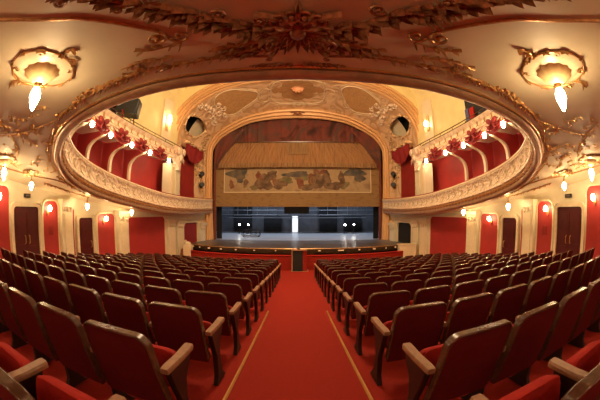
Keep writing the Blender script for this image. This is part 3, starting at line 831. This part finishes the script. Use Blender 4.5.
# keystone ornament on the gold frame
m = MB(); kc = (at(IA,.5)+at(PA,.5))/2 + Vector((0,-.25,-.05))
for sg in (-1, 1):
    for a, L in ((0,.55),(.5,.42),(-.5,.42),(1.1,.3)):
        m.tube([kc, kc+Vector((sg*L*.5*cos(a), -.04, L*.5*sin(a)+.04)), kc+Vector((sg*L*cos(a), 0, L*sin(a)))], lambda q: .09*(1-.7*q), 6)
m.ball(kc, (.18,.12,.2), 10, 8); m.build('keystone_ornament', M['gilt_dark'], PR)
# figure groups and foliage around the oval windows
for sg in (-1, 1):
    m = MB()
    U = lambda u: u if sg < 0 else 1-u
    for (u, v, r) in ((.262,.25,.30),(.272,.42,.36),(.285,.60,.30),(.255,.62,.28),(.298,.40,.24),(.243,.75,.26),(.30,.72,.2),(.31,.55,.2),(.25,.14,.2)):
        for k in range(5):
            a = random.random()*6.3
            m.ball(splay(U(u+.008*cos(a)), v+.06*sin(a), .04), (r*.38, r*.3, r*.38), 8, 6)
        c_ = splay(U(u), v, .06); pts = []
        for i in range(12):
            a = i/11*2.2*pi; rr = r*(1-.65*i/11); pts.append(splay(U(u+.022*rr*2*cos(a)), v+.22*rr*2*sin(a)*.6, .08))
        m.tube(pts, .045, 5)
    m.build('plaster_figures', M['ornate'], PR)
    m = MB(); on_splay_ring(m, U(OU), OV, .035, .315, .07, lambda a: 1+.05*cos(5*a))
    for k in range(9): m.ball(splay(U(OU+.038*cos(k*.7)), OV+.33*sin(k*.7), .03), (.12,.10,.14), 8, 6)
    m.build('oval_frame', M['ornate_tan'], PR)
    # recess behind the oval opening
    m = MB(); m.grid(lambda u, v: splay(U(lerp(OU-.04,OU+.04,u)), lerp(.08,.78,v), -1.0), 6, 6); m.build('recess_back', M['dark'], PR)
    m = MB(); m.grid(lambda u, v: splay(U(lerp(OU-.036,OU+.036,u)), lerp(.50,.84,v), -.40), 6, 6); m.build('recess_screen', M['cream'], PR)
    # dressed stone ridge of little scrolls running up the inner side
    m = MB()
    for k in range(16):
        u = lerp(.06, .18, k/15)
        pts = []
        for i in range(9):
            a = i/8*1.9*pi; rr = .16*(1-.5*i/8); pts.append(splay(U(u+.009*cos(a)), .86+.06*sin(a)*(1 if k % 2 else -1), .05))
        m.tube(pts, .04, 5)
    for k in range(12):
        u = lerp(.07, .12, k/11); m.ball(splay(U(u), .74+.05*sin(k*2.1), .04), (.13,.1,.16), 7, 5)
    m.build('scroll_border', M['ornate_tan'], PR)
    # stage box recess: dark red panel with draped curtain
    m = MB(); m.grid(lambda u, v: splay(U(lerp(.02,.106,u)), lerp(.22,.66,v), .04), 10, 6); pb = m.build('stage_box_panel', M['red_dark'], PR)
    cu = thing('box_curtain', splay(U(.112), .5, .3), label='deep red swagged curtain over the stage box beside the %s of the arch' % side[sg], cat='curtain')
    m = MB()
    def swg(u, v):
        vv = .15+.62*u; p = splay(U(.112), vv, .42 + .03*sin(u*22+v*4)); sag = 4*u*(1-u)
        return p + Vector((0, 0, -v*(.45+.75*sag) + .1*sin(3*u)))
    m.grid(swg, 30, 12); m.build('swag', mat('crimson_drape', (.26,.014,.018), .7), cu)
    m = MB()
    for k in range(7): m.ball(splay(U(.112), .15+.62*k/6, .46)+Vector((0,0,.05+.12*abs(sin(k*1.3)))), (.2,.13,.12), 8, 6)
    m.build('plaster_canopy', M['ornate_tan'], PR)
    # two black stage lights on the arch side
    for k, (u, v) in enumerate(((.072,.80),(.058,.80))):
        c_ = splay(U(u), v, .25)
        t = thing('spotlight', c_, label='black stage spotlight, %s of the pair clamped beside the arch on the %s' % (('upper','lower')[k], side[sg]), cat='spotlight')
        Mx = Matrix.Translation(c_) @ Matrix.Rotation(-sg*.5, 4, 'Z') @ Matrix.Rotation(1.25, 4, 'X')
        m = MB(); m.lathe([(.09,-.26),(.13,-.22),(.15,.0),(.15,.18),(.19,.24),(.17,.26)], (0,0,0), 14); m.v = [Mx @ q for q in m.v]; m.build('lamp_housing', M['black'], t)
        m = MB(); m.tube([c_+Vector((sg*.16,0,0)), c_+Vector((sg*.2,0,.2)), c_+Vector((sg*.42,.1,.22))], .02); m.build('yoke', M['black'], t)

# ------------------------------------------------------------ curtains in the opening
cu = thing('pelmet', (0, 21.3, 3.0), label='wide fringed brown striped pelmet hanging across the top of the stage opening', cat='curtain')
def pel(u, v):
    hw = lerp(4.75, 6.0, v**.85); x = lerp(-hw, hw, u)
    return Vector((x, 21.45-.16*v + .03*sin(u*260), lerp(4.98, 3.28, v)))
m = MB(); m.grid(pel, 260, 6); m.build('pleated_cloth', M['pelmet'], cu)
m = MB(); m.grid(lambda u, v: pel(u, .97) + Vector((0, -.03, lerp(.06, -.26, v) - .03*abs(sin(u*130)))), 260, 2); m.build('fringe', M['fringe'], cu)
m = MB(); m.box(-4.8, 4.8, 21.36, 21.50, 4.96, 5.04); m.build('pelmet_rail', M['wood'], cu)
m = MB(); m.box(-.75, .75, 21.30, 21.33, 4.0, 4.93)
for q in (-.55,-.2,.2,.55): m.box(q-.03, q+.03, 21.28, 21.31, 4.05, 4.9)
m.build('centre_motif', M['fringe'], cu)

cv = thing('safety_curtain', (0, 21.7, .1), label='painted safety curtain with a brown figure frieze, half lowered over the stage', cat='curtain')
m = MB(); m.box(-6.45, 6.45, 21.62, 21.72, .14, 3.6); m.build('canvas', M['canvas'], cv)
m = MB(); m.box(-5.55, 5.55, 21.595, 21.62, 1.28, 3.1); m.build('painted_frieze', M['frieze'], cv)
m = MB()
for z0, z1 in ((1.20,1.26),(3.1,3.15)): m.box(-5.62, 5.62, 21.60, 21.62, z0, z1)
for x in (-5.6, 5.56): m.box(x, x+.05, 21.60, 21.62, 1.2, 3.15)
m.build('painted_border', M['cream_rib'], cv)
def blob(mb, cx, cz, w, h, seed, y=21.585, n=26):
    r = random.Random(seed); ph = [r.random()*6 for _ in range(4)]
    pts = []
    for i in range(n):
        a = 2*pi*i/n; q = 1+.18*sin(2*a+ph[0])+.13*sin(3*a+ph[1])+.09*sin(5*a+ph[2])+.05*sin(8*a+ph[3])
        pts.append((cx+w*q*cos(a), max(1.3, min(3.08, cz+h*q*sin(a)))))
    vs = [Vector((cx, y, max(1.3, min(3.08, cz))))] + [Vector((p[0], y, p[1])) for p in pts]
    mb.add(vs, [(0, 1+i, 1+(i+1) % n) for i in range(n)])
for mt, items in (('fig_grey', [(-4.55,2.65,.72,.38,1),(-4.3,2.25,.35,.3,2),(4.35,2.7,.75,.34,3),(4.7,2.25,.4,.28,4),(-.1,2.55,.85,.26,21)]),
                  ('fig_brown', [(-2.4,2.0,.55,.55,5),(-1.9,2.5,.45,.3,6),(1.7,2.1,.55,.6,7),(2.7,1.7,.7,.35,8),(-3.9,1.9,.2,.3,22),(-1.3,1.75,.5,.3,31),(.9,1.6,.6,.25,32),(2.2,2.3,.3,.5,33),(3.3,2.3,.25,.45,34),(-2.9,1.8,.3,.35,35)]),
                  ('fig_red', [(1.1,2.15,.35,.45,9),(1.45,2.7,.3,.2,10),(-2.9,2.45,.22,.35,11),(2.0,2.7,.35,.22,12),(-1.6,1.9,.2,.4,36),(.2,1.9,.3,.35,37),(-5.0,1.8,.2,.3,38)]),
                  ('fig_green', [(-.9,2.1,.5,.3,13),(.4,2.3,.45,.3,14),(3.5,1.75,.4,.25,15),(-3.2,1.6,.4,.18,23)])):
    for q in items: m = MB(); blob(m, *q, y=21.585-.003*items.index(q)); m.build('painted_figure', M[mt], cv)
# small rings for the medallion in the frieze
m = MB(); m.tube([Vector((1.15+.2*cos(a), 21.56, 2.1+.26*sin(a))) for a in [2*pi*i/20 for i in range(20)]], .03, 5, closed=True); m.build('painted_wreath', M['fringe'], cv)

td = thing('painted_drapery', (0, 21.9, 3), label='dark red painted drapery filling the arch above and beside the pelmet', cat='curtain')
m = MB()
def dr(u, v):
    p = at(PA, lerp(.22, .78, u)); q = Vector((p.x, 21.85, lerp(p.z+.1, 2.6, v)))
    return q + Vector((0, .06*sin(p.x*7)+.03*sin(p.x*17), 0))
m.grid(dr, 160, 8); m.build('cloth', M['drapes'], td)
for sg in (-1, 1):
    m = MB()   # swagged side folds falling beside the pelmet
    def fold(u, v, sg=sg):
        x = sg*lerp(6.45, lerp(3.6, 6.2, v**.8), u); z = lerp(6.9, 3.0, v)
        return Vector((x, 21.53+.03*sin(u*18+v*3), min(z - .5*u*(1-v), 6.9-.055*x*x*.9 if abs(x) < 5 else z)))
    m.grid(fold, 40, 16); m.build('side_fold', M['drapes'], td)
    m = MB(); m.box(min(sg*6.25,sg*6.6), max(sg*6.25,sg*6.6), 21.55, 21.8, ZF, 4.4); m.build('side_border', mat('russet_border', (.22,.05,.025), .7, var=.3), td)

# ------------------------------------------------------------ stage
lipP = smooth_curve([(-7.55,18.7,0),(-6.1,17.7,0),(-3.6,17.15,0),(0,17.0,0),(3.6,17.15,0),(6.1,17.7,0),(7.55,18.7,0)], 8)
SZ = -2.37
def stage_pt(u, v, z=SZ): p = at(lipP, u); return Vector((p.x*lerp(1, 1.0, v), lerp(p.y, 21.6, v), z))
st = thing('forestage', (0, 19, SZ), label='dark curved forestage apron with small lights along its edge', cat='stage')
m = MB(); m.grid(lambda u, v: stage_pt(u, v), 48, 6); m.build('forestage_floor', M['forestage'], st)
m = MB(); m.grid(lambda u, v: at(lipP, u)+Vector((0, -.05 if v < .9 else 0, lerp(SZ+.02, SZ-.28, v))), 48, 2); m.build('stage_edge', M['lip'], st)
m = MB(); m.tube([p+Vector((0,-.04,SZ+.01)) for p in lipP], .03, 6); m.build('nosing', M['gilt'], st)
m = MB(); m.grid(lambda u, v: at(lipP, u)+Vector((0, .25, lerp(SZ-.25, -4.2, v))), 48, 2); m.build('pit_wall', M['dark'], st)
for i in range(17):
    p = at(lipP, .04+.92*i/16); lw = random.uniform(.05, .16) if i != 10 else .34
    t = thing('edge_light', (p.x, p.y-.09, SZ-.10), label='tiny warm light set in the stage edge, %s from the left' % (ORD+['sixteenth','seventeenth'])[i], cat='light', group='small lights in the stage edge')
    m = MB(); m.cbox((p.x, p.y-.07, SZ-.10), (lw+.04,.05,.09)); m.build('bezel', M['gilt_dark'], t)
    m = MB(); m.cbox((p.x, p.y-.10, SZ-.10), (lw,.03,.05)); m.build('lens', M['tiny'], t)
m = MB(); m.box(-9, 9, 21.6, 29.6, SZ-.1, SZ); struct(m.build('floor', M['stagefloor']))
m = MB(); m.box(-9, 9, 29.5, 29.7, SZ, 9); struct(m.build('wall_stage', M['stagewall']))
for s in (-1, 1):
    m = MB(); m.box(min(s*9,s*9.1), max(s*9,s*9.1), 21.6, 29.6, SZ, 9); struct(m.build('wall_stage', M['blackcloth']))
m = MB(); m.box(-9.1, 9.1, 21.7, 29.6, 9, 9.1); struct(m.build('ceiling', M['dark']))
m = MB(); m.box(-9.5, -6.42, 21.55, 21.7, ZF, 9); struct(m.build('wall_stage', M['dark']))
m = MB(); m.box(6.42, 9.5, 21.55, 21.7, ZF, 9); struct(m.build('wall_stage', M['dark']))
m = MB(); m.box(-9.5, 9.5, 21.95, 22.05, 3.4, 9); struct(m.build('wall_stage', M['dark']))
for s in (-1, 1):
    L_ = MB(); L_.grid(lambda u, v: Vector((s*lerp(6.35, 5.9, u), 22.2+.05*sin(u*30), lerp(SZ, 1.2, v))), 12, 2)
    tag(L_.build('masking_drape', M['blackcloth']), 'narrow black masking drape at the %s edge of the stage opening' % side[s], 'drape')
# gallery bridge and pipes across the back
t = thing('gantry', (0, 28.6, -.6), label='dark steel gantry walkway crossing the back of the stage', cat='gantry')
m = MB(); m.box(-8.8, 8.8, 27.6, 28.8, -.70, -.62); m.build('walkway', M['stagewall'], t)
for z in (-.60, -.15, .25):
    m = MB(); m.tube([(-8.8,27.6,z),(8.8,27.6,z)], .035, 6); m.build('rail', M['steel'], t)
for k in range(19):
    m = MB(); m.tube([(-8.6+k*.955,27.6,-.62),(-8.6+k*.955,27.6,.3)], .025, 5); m.build('rail_post', M['steel'], t)
for k, x in enumerate((-5.5, -2.5, 3.1, 5.6)):
    q = MB(); q.box(x-.9, x+.9, 29.2, 29.45, -2.3, -.8 if k % 2 else .6)
    tag(q.build('flat_panel', M['blackcloth']), 'black scenery flat leaning on the stage back wall, %s from the left' % ORD[k], 'scenery')
t = thing('pipe_batten', (0, 26, -.35), label='thin grey pipe batten hanging low across the stage', cat='batten')
m = MB(); m.tube([(-6.2,26,-.82),(6.2,26,-.82)], .035, 6); m.build('pipe', M['steel'], t)
for x in (-5,-1.8,1.8,5):
    m = MB(); m.tube([(x,26,-.8),(x,26,3.3)], .012, 4); m.build('cable', M['black'], t)
bp = MB(); bp.box(-1.1, .95, 24.0, 24.25, -.42, .5)
tag(bp.build('hanging_speaker', M['black'], bevel=.04), 'black hanging box at the top centre of the stage opening', 'speaker')
t = thing('lit_doorway', (-.25, 29.45, SZ), label='narrow bright white doorway at the back of the stage', cat='doorway')
m = MB(); m.box(-.52, .03, 29.38, 29.44, SZ+.02, -.72); m.build('bright_opening', M['doorglow'], t)
m = MB(); m.box(-.60,-.52,29.3,29.46,SZ,-.66); m.box(.03,.11,29.3,29.46,SZ,-.66); m.build('door_jambs', M['steel'], t)
for k, (x, y) in enumerate(((-5.45,27.0),(-4.6,27.0),(4.42,27.0),(5.28,27.0))):
    t = thing('stage_floodlight', (x, y, SZ), label='small lit floodlight on a stand at the back of the stage, %s from the left' % ORD[k], cat='light', group='floodlights on stage')
    m = MB(); m.tube([(x,y,SZ),(x,y,SZ+.78)], .02, 6)
    for a in range(3): m.tube([(x,y,SZ+.25),(x+.25*cos(a*2.1),y+.25*sin(a*2.1),SZ+.01)], .014, 5)
    m.build('stand', M['black'], t)
    m = MB(); m.lathe([(.11,0),(.13,.16)], (0,0,0), 12); Mx = Matrix.Translation((x,y+.08,SZ+.86)) @ Matrix.Rotation(R(90),4,'X'); m.v = [Mx @ q for q in m.v]; m.build('housing', M['black'], t)
    m = MB(); m.ball((x,y-.10,SZ+.86), (.075,.04,.075), 12, 8); m.build('lens', M['spot'], t)
# tubular cart on stage left
t = thing('stage_cart', (-3.9, 24.3, SZ), label='low tubular metal cart standing on the stage floor at left', cat='cart')
fx0, fx1, y0, y1, z0, z1 = -4.65, -3.15, 24.0, 24.7, SZ+.12, SZ+.58
m = MB()
for y in (y0, y1):
    m.tube([(fx0,y,z0),(fx0,y,z1-.1),(fx0+.12,y,z1),(fx1-.12,y,z1),(fx1,y,z1-.1),(fx1,y,z0)], .028, 6); m.tube([(fx0,y,z0+.2),(fx1,y,z0+.2)], .02, 6)
    for k in range(1, 4): xx = lerp(fx0, fx1, k/4); m.tube([(xx,y,z0),(xx,y,z1)], .018, 5)
m.build('tube_frame', M['black'], t)
m = MB(); m.box(fx0, fx1, y0, y1, z0-.02, z0+.03); m.build('platform', M['steel'], t)
for x in (fx0+.1, fx1-.1):
    for y in (y0+.05, y1-.05):
        m = MB(); m.lathe([(.05,-.02),(.05,.02)], (0,0,0), 12); Mx = Matrix.Translation((x,y,SZ+.052)) @ Matrix.Rotation(R(90),4,'X'); m.v=[Mx@q for q in m.v]; m.build('caster', M['black'], t)

# ------------------------------------------------------------ orchestra rail, lectern, small things
rp = [Vector((p.x*1.0, p.y-1.15, 0)) for p in lipP]
t = thing('orchestra_rail', (0, 15.9, fl(15.9)), label='curved red carpeted orchestra rail between the seats and the stage', cat='barrier')
m = MB(); m.grid(lambda u, v: at(rp, u)+Vector((0,0,lerp(fl(16.5)-.1, -2.60, v))), 48, 2)
m.grid(lambda u, v: at(rp, u)+Vector((0,.22,lerp(fl(16.5)-.1, -2.60, v))), 48, 2); m.build('panel', M['carpet'], t)
m = MB(); m.grid(lambda u, v: at(rp, u)+Vector((0,lerp(-.04,.27,v),-2.59+.03*sin(pi*v))), 48, 4); m.build('cap', M['velvet'], t)
zf = fl(15.4)
t = thing('lectern', (.05, 15.2, zf), label='dark box lectern with pale top edge at the end of the aisle', cat='lectern')
m = MB(); m.box(-.27, .28, 15.15, 15.5, zf, zf+1.14); m.build('body', M['dark'], t, bevel=.01)
m = MB(); m.box(-.30, .50, 15.10, 15.55, zf+1.14, zf+1.19); m.build('top', M['arm'], t, bevel=.01)
m = MB(); m.box(-.32, -.25, 15.1, 15.5, zf, zf+1.14); m.build('side_panel', M['arm'], t)
m = MB(); m.box(.28, .50, 15.2, 15.5, zf, zf+1.14); m.build('side_panel', M['carpet'], t)
m = MB(); m.box(-.34, .58, 15.02, 15.6, zf-.02, zf+.04); m.build('base', M['arm'], t)
m = MB(); m.ball((.06,15.3,zf+1.22), (.09,.06,.04)); m.build('reading_lamp', M['black'], t)
for s in (-1, 1):
    c_ = Vector((s*6.75, 16.9, fl(16.9)))
    t = thing('plaster_plinth', c_, label='small pale carved plinth at the %s end of the stage edge' % side[s], cat='plinth')
    m = MB()
    if s < 0:
        m.cbox((c_.x, c_.y, -2.75), (.5,.5,1.0)); m.ball((c_.x,c_.y,-2.2),(.22,.2,.16)); m.ball((c_.x-.15,c_.y,-2.05),(.1,.1,.1))
    else: m.cbox((c_.x, c_.y, -2.72), (1.15,.4,.95)); m.cbox((c_.x,c_.y,-2.22),(1.22,.46,.06))
    m.build('block', M['cream_rib'], t, bevel=.02)
for s in (-1, 1):
    m = MB(); m.grid(lambda u, v: Vector((s*(.60+.035*v), lerp(1.0, 5.85, u), fl(lerp(1.0,5.85,u))+.02*sin(pi*v)+.004)), 20, 3)
    tag(m.build('aisle_strip', M['brass']), 'long brass strip on the carpet along the %s edge of the aisle' % side[s], 'strip')

# ------------------------------------------------------------ theatre seats
def outline(w, z0, z1, r, n=5, e=0):
    """open path up one side, across the top and down the other (x,z)"""
    P = [(-w/2-e, z0)]
    for i in range(n+1): a = pi/2*i/n; P.append((-w/2+r-(r+e)*cos(a), z1-r+(r+e)*sin(a)))
    for i in range(n+1): a = pi/2*i/n; P.append((w/2-r+(r+e)*sin(a), z1-r+(r+e)*cos(a)))
    P.append((w/2+e, z0)); return P
def tilt(z): return -(z-.28)*.20
def make_seat(sg):
    """sg = +1: armrest on the +x side"""
    t = thing('theater_seat')
    W = .495
    out = outline(W, .27, .845, .075)
    m = MB(); n = len(out)
    def bow(x): return -.02*(1-(2*x/W)**2)
    vs = []
    for d in (-.026, .026):
        for x, z in out: vs.append(Vector((x, tilt(z)+d+bow(x), z)))
    fs = [(i, i+1, n+i+1, n+i) for i in range(n-1)] + [(0, n, 2*n-1, n-1)]
    m.add(vs, fs)
    # faces as horizontal strips so the bowed panel shades cleanly
    for b, flip in ((0, 0), (n, 1)):
        k = n//2
        for i in range(k):
            j = n-1-i
            if i+1 <= j-1: m.add([vs[b+i], vs[b+i+1], vs[b+j-1], vs[b+j]], [(0,1,2,3)])
    back = m.build('backrest', M['maroon'], t)
    # wood edge moulding
    m = MB(); A, B = outline(W, .30, .845, .075, e=-.006), outline(W, .30, .845, .075, e=.010)
    vs = []
    for (xa, za), (xb, zb) in zip(A, B):
        for x, z, d in ((xa,za,-.036),(xb,zb,-.030),(xb,zb,.030),(xa,za,.036)): vs.append(Vector((x, tilt(z)+d+bow(xa), z)))
    fs = [(4*i+k, 4*i+(k+1) % 4, 4*i+4+(k+1) % 4, 4*i+4+k) for i in range(n-1) for k in range(4)] + [(0,1,2,3),(4*n-1,4*n-2,4*n-3,4*n-4)]
    m.add(vs, fs); f = m.build('back_frame', M['wood'], t, bevel=.006); f.parent = back
    # tipped-up cushion
    m = MB()
    def cush(u, v):
        a = 2*pi*v
        lx = .225*(1-.06*abs(2*u-1)**6)
        zz = .37+.27*u
        return Vector((0,0,0))
    Mx = Matrix.Translation((0, .15, .325)) @ Matrix.Rotation(R(-24), 4, 'X')
    q = MB(); N = 24
    for k, (iz, sc_) in enumerate(((-.05,.93),(-.035,1.0),(.035,1.0),(.055,.96),(.062,.80))):
        for i in range(N):
            a = 2*pi*i/N; ca, sa = cos(a), sin(a)
            x = .232*sc_*math.copysign(abs(ca)**.35, ca); z = .135+.145*sc_*math.copysign(abs(sa)**.4, sa)
            q.v.append(Mx @ Vector((x, iz, z)))
    for k in range(4):
        for i in range(N): q.f.append((k*N+i, k*N+(i+1) % N, (k+1)*N+(i+1) % N, (k+1)*N+i))
    q.f.append(tuple(range(N))); q.f.append(tuple(4*N+i for i in range(N)))
    q.build('seat_cushion', M['velvet'], t)
    # armrest
    ax = sg*.29
    m = MB(); sec = [(-.03,.565),(-.034,.588),(-.027,.602),(.027,.602),(.034,.588),(.03,.565)]
    ys = [(-.06,.85),(.0,1),(.15,1.0),(.28,1.1),(.335,1.12),(.355,.9)]
    vs = [Vector((ax+x*w, y, z - .012*(y > .37) + .01*(y < .02))) for y, w in ys for x, z in sec]
    k = len(sec); fs = [(i*k+j, i*k+(j+1) % k, (i+1)*k+(j+1) % k, (i+1)*k+j) for i in range(len(ys)-1) for j in range(k)]
    fs += [tuple(range(k)), tuple((len(ys)-1)*k+j for j in range(k))]
    m.add(vs, fs); m.build('armrest', M['arm'], t)
    # cast side standard
    m = MB(); m.prism([(-.02,.02),(.26,.02),(.26,.0),(-.04,.0),(-.04,.02),(.02,.10),(.05,.30),(.0,.46),(-.03,.57),(.31,.57),(.28,.50),(.19,.42),(.14,.28),(.16,.10),(.22,.02)][4:] + [(-.04,.0),(.26,.0)][::-1], 'x', ax-.024, ax+.024)
    m.build('side_standard', M['iron'], t, bevel=.006)
    return t
proto = {s: make_seat(-s) for s in (-1, 1)}
def copy_tree(o, parent=None):
    c = o.copy(); COL.objects.link(c)
    if parent is not None: c.parent = parent
    for ch in o.children: copy_tree(ch, c)
    return c
PITCH, X0, NROW = .58, 1.05, 14
spots = []
for k in range(-1, NROW-1):
    for s in (-1, 1):
        for j in range(14):
            x = X0 + PITCH*j
            Y = 1.37 + .90*k + (x*x)/52
            if x + .35 > Xw(Y) - (1.05 if k < 9 else .75): continue
            # rows beside and behind the camera run out of the picture
            if x/max(.05, Y+.35) > 2.15: continue
            spots.append((hypot(x, Y), s, k, j, x, Y))
spots.sort(key=lambda q: q[0])
ROWN = ['row level with the camera'] + ['%s row ahead of the camera' % w for w in ORD]
first = {-1: True, 1: True}
rest = []
for i, (d, s, k, j, x, Y) in enumerate(spots):
    if i >= 300: rest.append((s, x, Y)); continue
    rz = -s*math.atan(2*x/52)*-1
    if first[s]: o = proto[s]; first[s] = False
    else: o = copy_tree(proto[s])
    o.location = (s*x, Y, fl(Y)); o.rotation_euler = (0, 0, rz)
    tag(o, 'tip-up maroon seat, %s block, %s, %s from the aisle' % (side[s], ROWN[k+1], ORD[j]), 'seat', 'theatre seats in the stalls')
# the few smallest and farthest seats, past three hundred
if rest:
    tmp = MB()
    parts = [(M['maroon'], MB()), (M['wood'], MB()), (M['velvet'], MB()), (M['arm'], MB()), (M['iron'], MB())]
    bym = {p[0].name: p[1] for p in parts}
    def gather(o, acc):
        for ch in o.children: acc.append(ch); gather(ch, acc)
        return acc
    src = {s: [(c.data.materials[0].name, [v.co.copy() for v in c.data.vertices], [tuple(p.vertices) for p in c.data.polygons]) for c in gather(proto[s], [])] for s in (-1, 1)}
    allv, allf, allm = [], [], []
    names = [p[0].name for p in parts]
    for s, x, Y in rest:
        Mx = Matrix.Translation((s*x, Y, fl(Y))) @ Matrix.Rotation(s*math.atan(2*x/52), 4, 'Z')
        for nm, vs, fs in src[s]:
            b = len(allv); allv += [Mx @ v for v in vs]; allf += [tuple(b+i for i in f) for f in fs]; allm += [names.index(nm)]*len(fs)
    me = bpy.data.meshes.new('distant_seats'); me.from_pydata(allv, [], allf)
    for p in parts: me.materials.append(p[0])
    me.polygons.foreach_set('material_index', allm)
    o = bpy.data.objects.new('theater_seat', me); COL.objects.link(o)
    tag(o, 'farthest maroon seats by the side walls in the front rows, tiny in the distance', 'seat', kind='stuff')
print('SEATS', len(spots), 'rest', len(rest))

# ------------------------------------------------------------ lights
def light(kind, name, loc, energy, col, size=.5, rot=(0,0,0), size_y=None):
    l = bpy.data.lights.new(name, kind); l.energy = energy; l.color = col
    if kind == 'AREA':
        l.size = size
        if size_y: l.shape = 'RECTANGLE'; l.size_y = size_y
    else: l.shadow_soft_size = size
    o = bpy.data.objects.new(name, l); COL.objects.link(o); o.location = loc; o.rotation_euler = rot
    return o
light('POINT', 'hall_fill_light', (0, 10.5, 6.6), 1900, (1.0,.72,.44), .9)  # added soft fill for the open hall, no fitting behind it
for s in (-1, 1):
    light('AREA', 'stage_work_light', (s*4, 26.5, 6), 430, (.72,.84,1.0), 3)
    pass
w = bpy.data.worlds.new('world'); sc.world = w; w.use_nodes = True
w.node_tree.nodes['Background'].inputs[0].default_value = (1.0,.75,.55,1); w.node_tree.nodes['Background'].inputs[1].default_value = .02

# ------------------------------------------------------------ camera (15 mm class fisheye on a tripod in the centre aisle)
cd = bpy.data.cameras.new('camera'); cam = bpy.data.objects.new('camera', cd); COL.objects.link(cam)
cd.type = 'PANO'; cd.sensor_width = 36; cd.sensor_fit = 'HORIZONTAL'
try: tgt = cd; tgt.panorama_type = 'FISHEYE_EQUISOLID'
except Exception: tgt = cd.cycles; tgt.panorama_type = 'FISHEYE_EQUISOLID'
tgt.fisheye_lens = 17.5; tgt.fisheye_fov = R(200)
cam.rotation_euler = (R(91.7), 0, R(-.49))
cam.location = (0, 0, 0); cd.clip_start = .02
sc.camera = cam

sc.view_settings.view_transform = 'Standard'; sc.view_settings.look = 'None'; sc.view_settings.gamma = 1
sc.view_settings.use_curve_mapping = False; sc.view_settings.exposure = .25
sc.cycles.use_denoising = True
sc.cycles.max_bounces = 8; sc.cycles.diffuse_bounces = 4
sc.cycles.sample_clamp_indirect = 6
